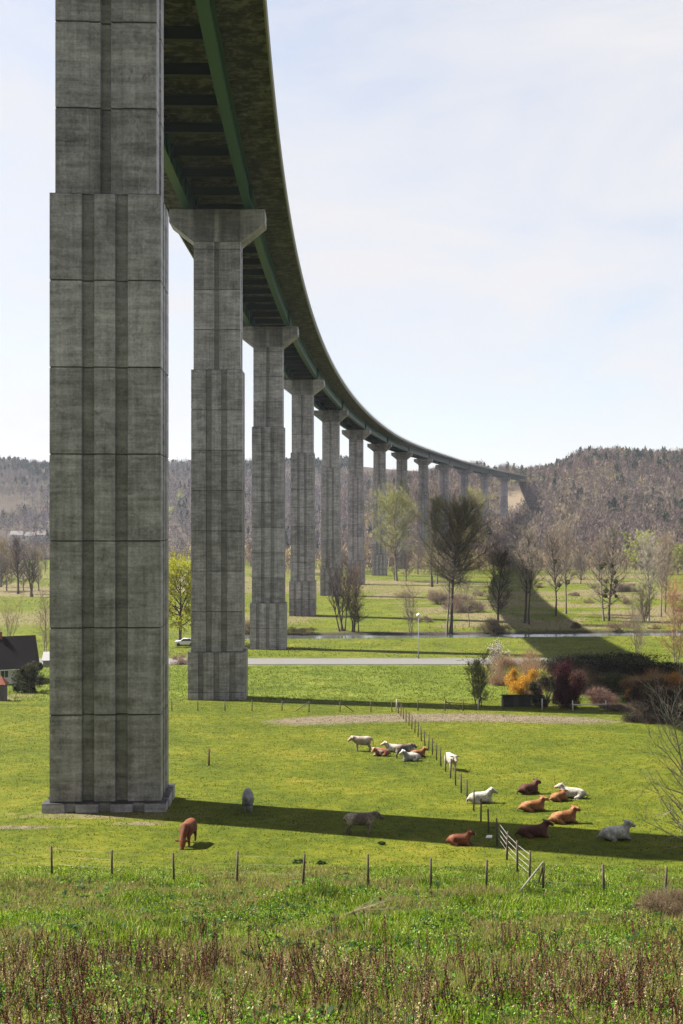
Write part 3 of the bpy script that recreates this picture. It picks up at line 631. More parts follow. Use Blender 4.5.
# ---- woodland on the hills: nobody could count it
def woodland(seed, box, spacing, cond, hmin, hmax, palette, name, label, ntw=56, everg=0.):
    rng = np.random.default_rng(seed); x0, x1, z0, z1 = box
    gx, gz = np.meshgrid(np.arange(x0, x1, spacing), np.arange(z0, z1, spacing))
    X = gx.ravel() + rng.uniform(-.6, .6, gx.size) * spacing; Z = gz.ravel() + rng.uniform(-.6, .6, gx.size) * spacing
    k = cond(X, Z, rng); X = X[k]; Z = Z[k]; n = len(X); H0 = terrain(X, Z)
    H = rng.uniform(hmin, hmax, n) * (.75 + .5 * fbm(X / 40, Z / 40, 31, 2)); rad = H * rng.uniform(.2, .36, n)
    pal = np.array(palette); sel = np.clip((fbm(X / 55, Z / 55, 33, 3) - .3) / .4 + rng.normal(0, .28, n), 0, .999) * len(pal)
    colr = pal[sel.astype(int)] * rng.choice([.6, .8, .95, 1., 1.2], (n, 1))
    top = sst((H0 - 38) / 30.)
    eg = rng.uniform(0, 1, n) < everg * sst((fbm(X / 60, Z / 60, 41, 2) - .5 + .16 * top) / .1) * (.12 + .88 * top)
    colr[eg] = np.array([.018, .032, .016]) * rng.uniform(.7, 1.3, (int(eg.sum()), 1))
    B = np.stack([X, Z, H0], -1)
    # trunks
    V1, T1_ = flat_np(B - [0, 0, .5], np.stack([rng.normal(0, .04, n) * H, rng.normal(0, .04, n) * H, H * .85], -1), .05 * H * rng.uniform(.5, 1, n), rng)
    C1 = np.repeat(colr * 1.0, 3, 0)
    # twigs
    m = n * ntw; id_ = np.repeat(np.arange(n), ntw)
    d = rng.normal(0, 1, (m, 3)); d /= np.linalg.norm(d, axis=1)[:, None]; r = rng.uniform(0, 1, (m, 1)) ** .45
    e = eg[id_][:, None]
    P = d * r * np.stack([rad[id_], rad[id_], H[id_] * .36], -1)
    cone = 1 - np.clip((P[:, 2:] / (H[id_][:, None] * .36) + 1) / 2, 0, 1) * .75
    P[:, :2] = np.where(e, P[:, :2] * cone * .8, P[:, :2])
    P += B[id_] + np.stack([0 * H[id_], 0 * H[id_], H[id_] * .58], -1)
    D = d * np.array([.7, .7, .4]) + rng.normal(0, .35, (m, 3)) + np.array([0, 0, .8]); D /= np.linalg.norm(D, axis=1)[:, None]
    D = D * (H[id_] * rng.uniform(.10, .22, m))[:, None]; P -= D * .5
    W = H[id_] * .034 * (1 + 2.5 * eg[id_]) * rng.uniform(.6, 1.4, m)
    V2, T2 = flat_np(P, D, W, rng); C2 = np.repeat(colr[id_] * rng.uniform(.85, 1.15, (m, 1)), 3, 0)
    me = tri_mesh(name, np.concatenate([V1, V2]), np.concatenate([T1_, T2 + len(V1)]), np.clip(np.concatenate([C1, C2]), 0, 1))
    o = link(name, me, TWIG); meta(o, label, 'woodland', kind='stuff'); return o
def wedge(X, Z, m=.10): az = X / Z; return (az > -.33 - m) & (az < .33 + m)
def clr(X, Z):
    c = np.exp(-((X - 160) / 26) ** 2 - ((Z - 905) / 26) ** 2) + np.exp(-((X - 215) / 60) ** 2 - ((Z - 1200) / 60) ** 2)
    c += np.exp(-((X - 163) / 14) ** 2 - ((Z - 1022) / 24) ** 2)
    c += sst((fbm(X / 130, Z / 120, 21, 2) - .68) / .05) * (X < -180)
    return c < .42
def cond_r(X, Z, rng):
    az = X / Z; z0 = 640 + rng.normal(0, 10, len(X)); px, py = _X, _Y
    dd = np.abs(X - np.interp(Z, _Y, _X))
    return wedge(X, Z) & (az > .0) & (Z > z0) & clr(X, Z) & (Z < 1390) & (dd > 9)
PAL = [(.10, .072, .068), (.13, .094, .082), (.11, .09, .085), (.14, .108, .085), (.185, .145, .08), (.12, .084, .076)]
woodland(71, (0, 600, 640, 1400), 7.2, cond_r, 10, 19, PAL, 'hill_woodland', 'bare brown and purplish woodland covering the hill at right', everg=.7)
def cond_l(X, Z, rng):
    az = X / Z; z0 = 800 - 160 * sst((az + .05) / .15) + rng.normal(0, 12, len(X))
    return wedge(X, Z) & (az <= .02) & (Z > z0) & clr(X, Z) & (Z < 1850)
woodland(72, (-800, 30, 640, 1850), 10, cond_l, 12, 18, [(.09, .078, .095), (.11, .088, .095), (.10, .088, .10), (.125, .10, .10)], 'far_woodland', 'hazy bare woodland on the far hills at left and behind the piers', everg=.95, ntw=50)  # palette tinted purple-grey: part of the distance haze is put into the colour
def cond_e(X, Z, rng):
    az = X / Z; lim = 545 + 205 * sst((-.04 - az) / .1)
    return wedge(X, Z) & (Z > lim + 40 * (fbm(X / 30, Z * 0, 7, 2) - .5)) & (Z < lim + 120) & (fbm(X / 25, Z / 25, 9, 2) > .34) & (np.abs(X - np.interp(Z, _Y, _X)) > 9)
woodland(73, (-330, 330, 520, 870), 5, cond_e, 5, 14, [(.17, .14, .10), (.24, .19, .11), (.20, .14, .10), (.15, .11, .09), (.28, .23, .12)], 'woodland_edge', 'fringe of bare scrub where the meadow meets the hills', ntw=70)

# ------------------------------------------------------------------ grass
def blades(name, label, seed, n, zr, dens_pow, hfun, w, colf, lean=.35, margin=9, cat='grass'):
    rng = np.random.default_rng(seed)
    u = rng.uniform(0, 1, n); Z = (zr[0] ** dens_pow + u * (zr[1] ** dens_pow - zr[0] ** dens_pow)) ** (1 / dens_pow)
    X = rng.uniform(-1, 1, n) * (.33 * Z + margin)
    # clump
    keep = fbm(X * 1.7, Z * 1.7, seed, 2) + rng.normal(0, .12, n) > .40
    X = X[keep]; Z = Z[keep]; n = len(X)
    H = hfun(X, Z, rng); B = np.stack([X, Z, terrain(X, Z) - .01], -1)
    D = np.stack([rng.normal(0, lean, n), rng.normal(0, lean, n), np.ones(n)], -1); D /= np.linalg.norm(D, axis=1)[:, None]; D *= H[:, None]
    V, T = flat_np(B, D, w * rng.uniform(.6, 1.4, n), rng)
    C = np.repeat(np.clip(colf(X, Z, rng) * .8, 0, 1), 3, 0)
    o = link(name, tri_mesh(name, V, T, C), GRASS); return meta(o, label, cat, kind='stuff')
def pick(pal, p, n, rng, v=.3):
    pal = np.array(pal); k = rng.choice(len(pal), n, p=np.array(p) / sum(p)); return pal[k] * rng.uniform(1 - v, 1 + v, (n, 1))
def c_fg(X, Z, rng):
    c = pick([(.08, .15, .004), (.13, .20, .006), (.25, .29, .04), (.42, .36, .18), (.010, .022, .002)], [.30, .26, .13, .08, .23], len(X), rng)
    c = c * (.30 + 1.9 * fbm(X / 1.3, Z / 1.3, 55, 4))[:, None]
    dry = (fbm(X / 3, Z / 3, 51, 3) + .14 * sst((33 - Z) / 8) > .56) & (rng.uniform(0, 1, len(X)) < .6); c[dry] = np.array([.26, .20, .09]) * rng.uniform(.6, 1.2, (int(dry.sum()), 1)); return c
blades('bank_grass', 'lush long green grass on the near bank', 81, 620000, (14, 48.5), 1.35, lambda X, Z, r: (.10 + .30 * fbm(X / 2.2, Z / 2.2, 52, 3)) * r.uniform(.6, 1.4, len(X)) * (1 - .5 * sst((Z - 44) / 4)), .022, c_fg, .45)
def c_fd(X, Z, rng):
    return pick([(.072, .090, .003), (.108, .116, .005), (.022, .038, .002), (.20, .16, .045)], [.36, .30, .24, .10], len(X), rng)
blades('field_grass', 'short grazed yellow-green grass of the cattle field', 82, 420000, (47.5, 131), 1.1, lambda X, Z, r: r.uniform(.03, .09, len(X)) * (1 + .004 * Z), .04, c_fd, .8, 12)
blades('verge_grass', 'uneven green grass on the bank between field fence and road', 83, 130000, (131.5, 180), 1., lambda X, Z, r: r.uniform(.08, .3, len(X)), .09, lambda X, Z, r: pick([(.085, .125, .007), (.13, .155, .011), (.22, .21, .05)], [.5, .35, .15], len(X), r), .6, 20)

blades('meadow_tufts', 'rough tufts of grass and dead reeds across the valley meadow', 84, 170000, (193, 640), 1.1, lambda X, Z, r: r.uniform(.08, .32, len(X)) * (.6 + 1.2 * fbm(X / 20, Z / 12, 13, 3) ** 2), .2, lambda X, Z, r: np.where((fbm(X / 30, Z / 22, 12, 3) + r.normal(0, .08, len(X)) + .12 * sst((Z - 330) / 150) > .53)[:, None], pick([(.15, .125, .06), (.10, .08, .05), (.21, .18, .11)], [.4, .3, .3], len(X), r), pick([(.05, .08, .005), (.075, .11, .008), (.11, .125, .015)], [.4, .4, .2], len(X), r)), .6, 20)

def docks(seed, n):
    "dead brown dock stalks with seed heads"
    rng = np.random.default_rng(seed)
    Z = 15 + 17 * rng.uniform(0, 1, n * 3) ** .9; X = rng.uniform(-1, 1, n * 3) * (.34 * Z + 4)
    wgt = 1.5 * fbm(X / 1.0, Z / 1.6, 61, 3) + .26 * np.exp(-((Z - 22.5) / 4.8) ** 2) + rng.normal(0, .05, n * 3)
    k = np.argsort(-wgt)[:n]; X = X[k]; Z = Z[k]; h = rng.uniform(.3, 1.05, n) ** .8
    B = np.stack([X, Z, terrain(X, Z)], -1); D = np.stack([rng.normal(0, .24, n), rng.normal(0, .24, n), np.ones(n)], -1) * h[:, None]
    V, T = prism_np(B, B + D, np.full(n, .009), np.full(n, .004), 3); base = pick([(.075, .034, .020), (.13, .068, .04), (.035, .02, .014), (.24, .185, .11)], [.35, .3, .17, .18], n, rng)
    C = np.repeat(base, 6, 0)
    q = 46; id_ = np.repeat(np.arange(n), q); t = rng.uniform(.42, 1.0, (n * q, 1)); P = B[id_] + D[id_] * t
    dd = rng.normal(0, 1, (n * q, 3)); dd[:, 2] = np.abs(dd[:, 2]) * 1.3 + .6; dd /= np.linalg.norm(dd, axis=1)[:, None]
    P = P + dd * np.array([1, 1, .3]) * (.055 * (1.25 - t)) * rng.uniform(0, 2.0, (n * q, 1))
    V2, T2 = leaf_np(P, .021, rng); C2 = np.repeat(base[id_] * rng.uniform(.7, 1.35, (n * q, 1)), 4, 0)
    o = link('dock_stalks', tri_mesh('dock_stalks', np.concatenate([V, V2]), np.concatenate([T, T2 + len(V)]), np.concatenate([C, C2])), TWIG)
    meta(o, 'dead red-brown dock stalks standing in the near grass', 'weeds', kind='stuff')
docks(91, 2000)
def rosettes(seed, n, zr, name, label, col, s=.16, xr=None):
    rng = np.random.default_rng(seed); Z = rng.uniform(*zr, n); X = rng.uniform(-1, 1, n) * (.34 * Z + 3)
    q = 11; id_ = np.repeat(np.arange(n), q); m = n * q; a = rng.uniform(0, 6.28, m); el = rng.uniform(.1, .95, m)
    B = np.stack([X, Z, terrain(X, Z) + .04], -1)[id_]; ln = s * rng.uniform(.6, 1.5, m)
    d = np.stack([np.cos(a) * np.cos(el), np.sin(a) * np.cos(el), np.sin(el)], -1); sd = np.stack([-np.sin(a), np.cos(a), 0 * a], -1)
    up = np.array([0, 0, 1.])
    A0 = B; A1 = B + d * ln[:, None] * .55; A2 = B + d * ln[:, None] - up * ln[:, None] * .25; w = ln[:, None] * .24
    V = np.stack([A0, A1 - sd * w, A1 + sd * w, A2], 1).reshape(-1, 3); i = np.arange(m)[:, None] * 4
    T = np.concatenate([i + [0, 1, 2], i + [1, 3, 2]], 1).reshape(-1, 3)
    m_ = LEAF
    o = link(name, tri_mesh(name, V, T, jitter(col, m, rng, .35, 4)), m_); meta(o, label, 'weeds', kind='stuff')
def leafg():
    m, nt, out = newmat('broad_glossy_leaf'); at = N(nt, 'ShaderNodeAttribute'); at.attribute_name = 'col'
    d = N(nt, 'ShaderNodeBsdfPrincipled'); d.inputs['Roughness'].default_value = .5; L(nt, at.outputs['Color'], d.inputs['Base Color'])
    t = N(nt, 'ShaderNodeBsdfTranslucent'); L(nt, at.outputs['Color'], t.inputs[0]); mx = N(nt, 'ShaderNodeMixShader'); mx.inputs[0].default_value = .3
    L(nt, d.outputs[0], mx.inputs[1]); L(nt, t.outputs[0], mx.inputs[2]); L(nt, mx.outputs[0], out.inputs[0]); return m, nt, out
LEAFG = leafg()
rosettes(92, 900, (15, 46), 'broad_leaf_weeds', 'low broad-leaved weeds scattered through the near grass', (.08, .17, .03), .15)
rosettes(93, 900, (15, 44), 'dark_leaf_weeds', 'dark green leafy weeds between the near grass', (.02, .05, .012), .22)
def scatter_leaves(seed, n, zr, name, label, pal, p, s, hmax):
    rng = np.random.default_rng(seed); Z = zr[0] + (zr[1] - zr[0]) * rng.uniform(0, 1, n) ** 1.2; X = rng.uniform(-1, 1, n) * (.34 * Z + 4)
    k = fbm(X / 1.1, Z / 1.1, seed, 3) + rng.normal(0, .06, n) > .47; X = X[k]; Z = Z[k]; n = len(X)
    P = np.stack([X, Z, terrain(X, Z) + rng.uniform(.03, 1, n) * hmax * (.4 + fbm(X / 1.7, Z / 1.7, 5, 2))], -1)
    V, T = leaf_np(P, s, rng); o = link(name, tri_mesh(name, V, T, np.repeat(np.clip(pick(pal, p, n, rng), 0, 1), 4, 0)), LEAF); meta(o, label, 'weeds', kind='stuff')
scatter_leaves(94, 260000, (14.5, 48), 'small_leaf_weeds', 'matted small-leaved weeds among the near grass', [(.08, .18, .006), (.15, .26, .02), (.012, .03, .003), (.36, .38, .2), (.14, .08, .04)], [.35, .25, .26, .05, .09], .035, .26)

# a few things in the foreground
g = gp(345, 918); mb = MB(); rng = random.Random(5)
for k in range(15):
    a = rng.uniform(-.1, .1); e = (rng.uniform(1.3, 2.5), .3 + a * 4, rng.uniform(.35, 1.3) * (.6 + .4 * rng.random()))
    e = (e[0] * .8, e[1], e[2] * .55); mb.tube([(rng.uniform(-.3, .2), a, .05), (e[0] * .5, e[1] * .5, e[2] * .42 + .12), e], [.011, .008, .004], 4)
meta(mb.build('dry_stalks', simple('dry_straw', (.27, .24, .13), .9, .2, 5), None, g), 'bundle of bleached dry stalks leaning over in the near grass', 'dead plant')
B_(680, 912, 84, 26, 'dry grey-brown bramble patch at the right end of the near fence', name='bramble_patch', seed=95, n=3500, col=(.10, .09, .04), ls=.03, twigs=6500, twc=(.17, .12, .08), tw=.011, tlen=.45, lumps=26)
for k, (px, py, w) in enumerate(((300, 863, 16), (321, 864, 10), (346, 877, 16), (382, 845, 8))):
    B_(px, py, w, 4, ['long dark green tuft left of two close together in the field behind the near fence', 'small dark tuft beside the long dark tuft in the field', 'dark rush tuft in the field closest to the near fence', 'small dark tuft under the grey standing cow in the shade'][k], name='grass_tuft', cat='grass tuft', seed=97 + k, n=500, col=(.025, .05, .012), ls=.04, twigs=200, twc=(.05, .08, .02), tw=.02, stemn=3)
# near tree whose bare branches reach in at the right edge
rt = gp(706, 858)
BELT = []
for k in range(5):
    BELT.append(tree('bare_tree', gp(300, 572), [13, 16, 11, 15, 12][k], 'small bare tree in the brown belt along the far side of the meadow', 'tree', 'bare trees of the far meadow belt', seed=200 + k, spread=[.3, .24, .38, .2, .34][k], cb=.15, ang=50, n1=34, n2=7, n3=9,
                     twig=[(.13, .10, .08), (.17, .13, .10), (.15, .11, .10), (.22, .18, .10), (.11, .09, .085)][k], tw=.09, rt=.3, bark=[BARK, BARKD, BARKP, BARK, BARKD][k]))
rb = random.Random(77); bn = 0
for k in range(62):
    px = rb.choice((rb.uniform(425, 690), rb.uniform(250, 440), rb.uniform(-6, 48))); py = rb.uniform(563, 586) if px > 60 else rb.uniform(566, 592)
    if 420 < px < 540 and py > 574: py = 568
    g = gp(px, py); o = BELT[k % 5]
    if abs(g.x - float(np.interp(g.y, _Y, _X))) < 9: continue
    if bn >= 5:
        r = o.copy(); COL.objects.link(r)
        for ch in o.children: c2 = ch.copy(); COL.objects.link(c2); c2.parent = r
        o = r
    else: o = BELT[bn]
    bn += 1; o.location = g; o.rotation_euler = (0, 0, rb.uniform(0, 6.28)); sc = rb.uniform(.6, 1.15); o.scale = (sc * rb.uniform(.9, 1.25), sc * rb.uniform(.9, 1.25), sc)
tree('bare_tree', rt, 7.4, 'near bare tree whose thin twigs reach in at the right edge', 'tree', seed=99, spread=.40, cb=.05, ang=66, up=.5, n1=26, n2=5, n3=5, twig=(.24, .2, .16), tw=.018, rt=.13, stems=3, tl=.16, bark=BARKP, shape='cone')

# ------------------------------------------------------------------ fences
def post_mb(h, r=.055, top=True):
    mb = MB(); mb.tube([(0, 0, -.25), (0, 0, h * .5), (.0, 0, h)], [r, r * .96, r * .9], 7); return mb
def fence(pix, label, h=1.25, r=.05, wires=(.45, .8, 1.12), mat=None, group=None, name='wire_fence', pts=None, wr=.0022, special={}):
    P = pts or [gp(*p) for p in pix]; rng = random.Random(len(P) * 7 + int(P[0].x))
    root = empty(name, P[0], 0, label, 'fence', group)
    me = {}
    for i, p in enumerate(P):
        mt = special.get(i, mat or POST); hh = h * rng.uniform(.93, 1.06)
        o = post_mb(hh, r).build('post', mt, root, p - P[0], True); o.rotation_euler = (rng.uniform(-.05, .05), rng.uniform(-.05, .05), 0)
    for wz in wires:
        mb = MB(); 
        for a, b in zip(P[:-1], P[1:]):
            mb.tube([a - P[0] + Vector((0, 0, wz)), (a + b) / 2 - P[0] + Vector((0, 0, wz - .03)), b - P[0] + Vector((0, 0, wz))], wr, 3, False)
        mb.build('wire', WIRE, root)
    return root, P
fA, PA = fence([(-10, 872), (52, 874), (112, 879), (174, 881), (237, 883), (303, 886), (368, 887), (431, 888), (486, 890), (543, 893), (604, 896), (665, 899), (726, 902)],
               'wire fence on thin dark posts along the near edge of the field')
def strut(root, a, b, r=.04, mat=None, name='brace'):
    mb = MB(); mb.tube([Vector(a), Vector(b)], r, 6); return mb.build(name, mat or PALEPOST, root)
q = PA[9] - PA[0]; e = gp(520, 891) - PA[0]
strut(fA, q + Vector((0, -.02, 1.2)), e, .04, simple('grey_brace_wood', (.24, .22, .19), .9, .3, 5))
strut(fA, q + Vector((-.02, 0, .95)), gp(540, 889) - PA[0] + Vector((0, .5, 0)), .04, POST)
p0 = gp(543, 893); p1 = gp(396, 711)
nB = 27; pb = []
for i in range(1, nB + 1):
    t = i / nB; x = p0.x + (p1.x - p0.x) * t; y = p0.y + (p1.y - p0.y) * t; x += .35 * math.sin(t * 3.1); pb.append(Vector((x, y, T1(x, y))))
fB, PB = fence(None, 'long wire fence running away from the near fence between two groups of cattle', pts=pb, special={nB - 1: PALEPOST}, group=None, h=1.3)
for k in range(4):                                     # bright rails on the nearest bays
    z = .35 + .26 * k; mb = MB(); mb.tube([v - PB[0] + Vector((.06, 0, z)) for v in PB[:4]], .011, 4); mb.build('rail', simple('rail_metal', (.26, .25, .23), .8, .2, 3), fB)
fC, PC = fence([(172, 711), (198, 711), (225, 711), (252, 711), (282, 711), (309, 712), (340, 712), (371, 712), (392, 712)], 'post and wire fence at the far field edge before the second pier', h=1.2, r=.06)
for i in (5, 6): 
    q = PC[i] - PC[0]; strut(fC, q + Vector((0, 0, 1.1)), q + Vector((1.5 if i == 6 else -1.5, 0, .05)), .05, POST)
fD, PD = fence([(418, 711), (445, 711), (463, 711), (478, 710), (503, 710), (542, 710), (573, 711), (606, 711)], 'rail fence at the far side of the field before the shed', h=1.25, r=.07, special={3: PALEPOST, 5: PALEPOST, 6: PALEPOST, 7: PALEPOST}, wires=(.4, .75))
q = PD[1] - PD[0]; strut(fD, q + Vector((0, 0, 1.15)), q + Vector((1.6, 0, .05)), .05, POST)
strut(fD, PD[6] - PD[0] + Vector((0, 0, .7)), PD[7] - PD[0] + Vector((0, 0, .75)), .05, PALEPOST, 'rail'); strut(fD, PD[1] - PD[0] + Vector((0, 0, .95)), PD[3] - PD[0] + Vector((0, 0, .6)), .05, POST, 'rail')
fence([(430, 629), (442, 629), (455, 629), (463, 630), (474, 630), (483, 630), (547, 631), (560, 631), (575, 631)], 'small posts of the fence along the far bank of the stream', h=1.1, r=.08)
g = gp(209, 766); meta(post_mb(1.25, .07).build('wooden_stake', simple('reddish_post', (.10, .05, .03), .9, .4, 5), None, g, True), 'single dark wooden stake standing alone in the field between the first two piers', 'stake')
g = gp(495, 637); meta(post_mb(1.3, .11).build('marker_post', simple('white_paint', (.8, .8, .78), .6, .05, 5), None, g, True), 'short white marker post on the near bank of the stream', 'post')
# white scrap
g = gp(489, 838); mb = MB(); mb.quadbox([(-.2, -.12, 0), (.12, -.16, 0), (.2, .14, .02), (-.12, .12, .05), (-.17, -.1, .07), (.1, -.12, .08), (.17, .1, .12), (-.1, .1, .10)])
o = mb.build('feed_sack', simple('white_sack', (.75, .75, .72), .7, .1, 5), None, g, False, .02); meta(o, 'small crumpled white sack lying in the grass beside the long fence', 'sack')

# ------------------------------------------------------------------ lamp, shed, house, car
g = gp(418.5, 659); hl = hpx(g, 44); root = empty('street_lamp', g, 0, 'grey street lamp with a white globe on the road verge', 'street lamp')
mb = MB(); mb.tube([(0, 0, -.2), (0, 0, .9), (0, 0, 1.0), (0, 0, hl - .3)], [.11, .11, .07, .05], 10); mb.build('pole', simple('lamp_pole_paint', (.16, .17, .17), .5, .1), root, smooth=True)
mb = MB(); mb.tube([(0, 0, hl - .35), (0, 0, hl - .3), (0, 0, hl - .22), (0, 0, hl), (0, 0, hl + .18), (0, 0, hl + .3), (0, 0, hl + .34)], [.08, .16, .3, .36, .28, .14, .02], 14); mb.build('lamp_globe', simple('white_globe', (.85, .85, .83), .3, .02), root, smooth=True)

g = gp(517, 707); w = hpx(g, 28); root = empty('garden_shed', g, R(-3), 'low black felted garden shed at the field edge', 'shed')
mb = MB(); h = hpx(g, 12)
mb.quadbox([(-w / 2, 0, -.2), (w / 2, 0, -.2), (w / 2, 2.2, -.2), (-w / 2, 2.2, -.2), (-w / 2, 0, h - .09), (w / 2, 0, h - .09), (w / 2, 2.2, h - .6), (-w / 2, 2.2, h - .6)]); mb.build('wall', simple('tarred_boards', (.018, .018, .016), .85, .4, 2), root)
mb = MB(); mb.quadbox([(-w / 2 - .15, -.2, h), (w / 2 + .15, -.2, h), (w / 2 + .15, 2.4, h - .5), (-w / 2 - .15, 2.4, h - .5), (-w / 2 - .15, -.2, h + .08), (w / 2 + .15, -.2, h + .08), (w / 2 + .15, 2.4, h - .42), (-w / 2 - .15, 2.4, h - .42)]); mb.build('roof', simple('roof_felt', (.06, .06, .05), .9, .3), root)
mb = MB(); mb.box((-w * .12, -.05, 0), (w * .06, -.003, h - .15)); mb.build('door', simple('shed_door', (.035, .034, .03), .8, .4, 3), root)

def window(mb_parent, x0, x1, z0, z1, y=-.03, fm=None, gm=None):
    fr = MB(); t = .07
    for a, b in (((x0, y, z0), (x1, y + .05, z0 + t)), ((x0, y, z1 - t), (x1, y + .05, z1)), ((x0, y, z0 + t), (x0 + t, y + .05, z1 - t)), ((x1 - t, y, z0 + t), (x1, y + .05, z1 - t)), (((x0 + x1) / 2 - .03, y, z0 + t), ((x0 + x1) / 2 + .03, y + .05, z1 - t))): fr.box(a, b)
    w = fr.build('window', fm, mb_parent); p = MB(); p.box((x0 + t, y + .015, z0 + t), (x1 - t, y + .024, z1 - t)); p.build('pane', gm, w)
m, nt, out = newmat('window_glass'); bsdf(nt, out, (.02, .025, .03), .08, None, spec=.6); GLASS = m
WP = simple('white_frame_paint', (.7, .7, .68), .6, .05)
PL = simple('whitewashed_render', (.62, .60, .55), .9, .12, 1.5)
TILE = simple('dark_slate_roof', (.010, .008, .009), .95, .35, 1.2, 0, .05); BRK = simple('red_brick', (.25, .08, .05), .9, .3, 4)
def house(loc, rz, Lh, W, wh, rh, label, name='house', roof=TILE, wall=PL, wins=(), door=None, chimney=None, oh=.5):
    root = empty(name, loc, rz, label, 'house')
    mb = MB(); mb.box((0, 0, -1), (Lh, W, wh)); wl = mb.build('wall', wall, root)
    gb = MB(); gb.v = [(0.0, 0, wh), (0.0, W, wh), (0.0, W / 2, wh + rh - .05), (Lh, 0, wh), (Lh, W, wh), (Lh, W / 2, wh + rh - .05)]; gb.f = [(0, 1, 2), (3, 5, 4), (0, 3, 4, 1), (0, 2, 5, 3), (1, 4, 5, 2)]; gb.build('gable', wall, root)
    rb = MB(); k = rh / (W / 2); t = .14
    for sgn in (0, 1):
        y0, z0 = (-oh, wh - oh * k) if not sgn else (W + oh, wh - oh * k)
        rb.quadbox([(-oh, y0, z0 + .05), (Lh + oh, y0, z0 + .05), (Lh + oh, W / 2, wh + rh + .05), (-oh, W / 2, wh + rh + .05), (-oh, y0, z0 + .05 + t), (Lh + oh, y0, z0 + .05 + t), (Lh + oh, W / 2, wh + rh + .05 + t), (-oh, W / 2, wh + rh + .05 + t)])
    ro = rb.build('roof', roof, root)
    if Lh > 9 and oh > .3:
        gu = MB(); gu.tube([(-oh, -oh - .06, wh - oh * k + .02), (Lh + oh, -oh - .06, wh - oh * k + .02)], .07, 6); gu.build('gutter', WP, root)
    for c in (chimney or ()):
        cb = MB(); cb.box((c - .35, W / 2 - .4, wh + rh - .3), (c + .35, W / 2 + .4, wh + rh + .9)); cb.tube([(c, W / 2, wh + rh + .9), (c, W / 2, wh + rh + 1.25)], .14, 8); cb.build('chimney', BRK, ro)
    for x0, x1, z0, z1 in wins: window(root, x0, x1, z0, z1, -.04, WP, GLASS)
    if door: d = MB(); d.box((door, -.05, 0), (door + .9, -.003, 2.0)); d.build('door', simple('door_paint', (.05, .05, .045), .6), root)
    return root
g = gp(13, 684); rzh = R(24)
c = Vector((math.cos(rzh), math.sin(rzh), 0)); Lh = 11.5
house(g - c * 8.3 + Vector((0, 0, 0)), rzh, Lh, 8.2, 2.5, 3.7, 'low white cottage with steep dark slate roof left of the near pier', wins=[(6.6, 7.7, .9, 2.1), (3.5, 4.6, .9, 2.1)], door=8.8, chimney=[6.9, 1.0], name='cottage')
g = gp(43, 667); house(g, R(8), 6, 4, 1.0, 1.1, 'small grey-roofed outbuilding between cottage and near pier', roof=simple('grey_fibre_roof', (.30, .29, .30), .9, .15), wall=simple('grey_render', (.26, .25, .23), .9, .2, 2), name='outbuilding', oh=.2)
g = gp(0, 701); root = empty('brick_pillar', g, 0, 'brick pillar with red tiled cap at the left edge', 'pillar')
mb = MB(); mb.box((-.6, 0, -.2), (.55, 1.1, 2.0)); mb.build('shaft', simple('dark_old_brick', (.12, .10, .11), .9, .3, 3), root)
mb = MB(); n0 = [(-.8, -.2, 2.0), (.75, -.2, 2.0), (.75, 1.3, 2.0), (-.8, 1.3, 2.0)]; mb.v = n0 + [(-.02, .55, 3.0)]; mb.f = [(3, 2, 1, 0), (0, 1, 4), (1, 2, 4), (2, 3, 4), (3, 0, 4)]; mb.build('cap', BRK, root)
# far white village houses
for k, (px, py, Lx, lb) in enumerate(((10, 538, 11, 'far white house at the left edge of the valley'), (25, 539, 8, 'far white house in the middle of the distant row of three'), (36, 538, 10, 'far white house beside the near pier edge'))):
    g = gp(px, py); house(g, R(6 * k - 4), Lx, 7, 2.8, 3, lb, roof=simple('far_grey_roof', (.2, .18, .18), .9, .1), name='far_house', wins=[(1.5, 2.6, 1, 2.2), (5, 6.1, 1, 2.2)])
# white car under the willow
g = gp(185, 646); root = empty('parked_car', g, R(4), 'white car parked under the yellow-green willow', 'car')
mb = MB(); pr = [(-2.1, .3), (-2.15, .75), (-1.9, .95), (-1.0, 1.0), (-.4, 1.45), (1.0, 1.48), (1.75, 1.05), (2.1, .95), (2.12, .35)]
for y in (0, 1.7): mb.v += [(x, y, z) for x, z in pr]
k = len(pr); mb.f = [tuple(range(k)), tuple(range(2 * k - 1, k - 1, -1))] + [(i, i + k, (i + 1) % k + k, (i + 1) % k) for i in range(k)]
mb.build('body', simple('white_car_paint', (.8, .8, .8), .25, .02, 1, 0, .6), root)
mb = MB(); mb.v = [(-.85, -.01, 1.0), (-.38, -.01, 1.38), (.95, -.01, 1.4), (1.5, -.01, 1.05)]; mb.f = [(0, 3, 2, 1)]
mb.v += [(x, -.03, z) for x, y, z in mb.v[:4]]; mb.f += [(4, 5, 6, 7), (0, 1, 5, 4), (1, 2, 6, 5), (2, 3, 7, 6), (3, 0, 4, 7)]; mb.build('side_window', GLASS, root)
tyre = simple('tyre_rubber', (.02, .02, .02), .9, .1)
for x in (-1.35, 1.3):
    for y in (-.06, 1.56): mb = MB(); mb.tube([(x, y, .32), (x, y + .2, .32)], .32, 14); mb.build('wheel', tyre, root)

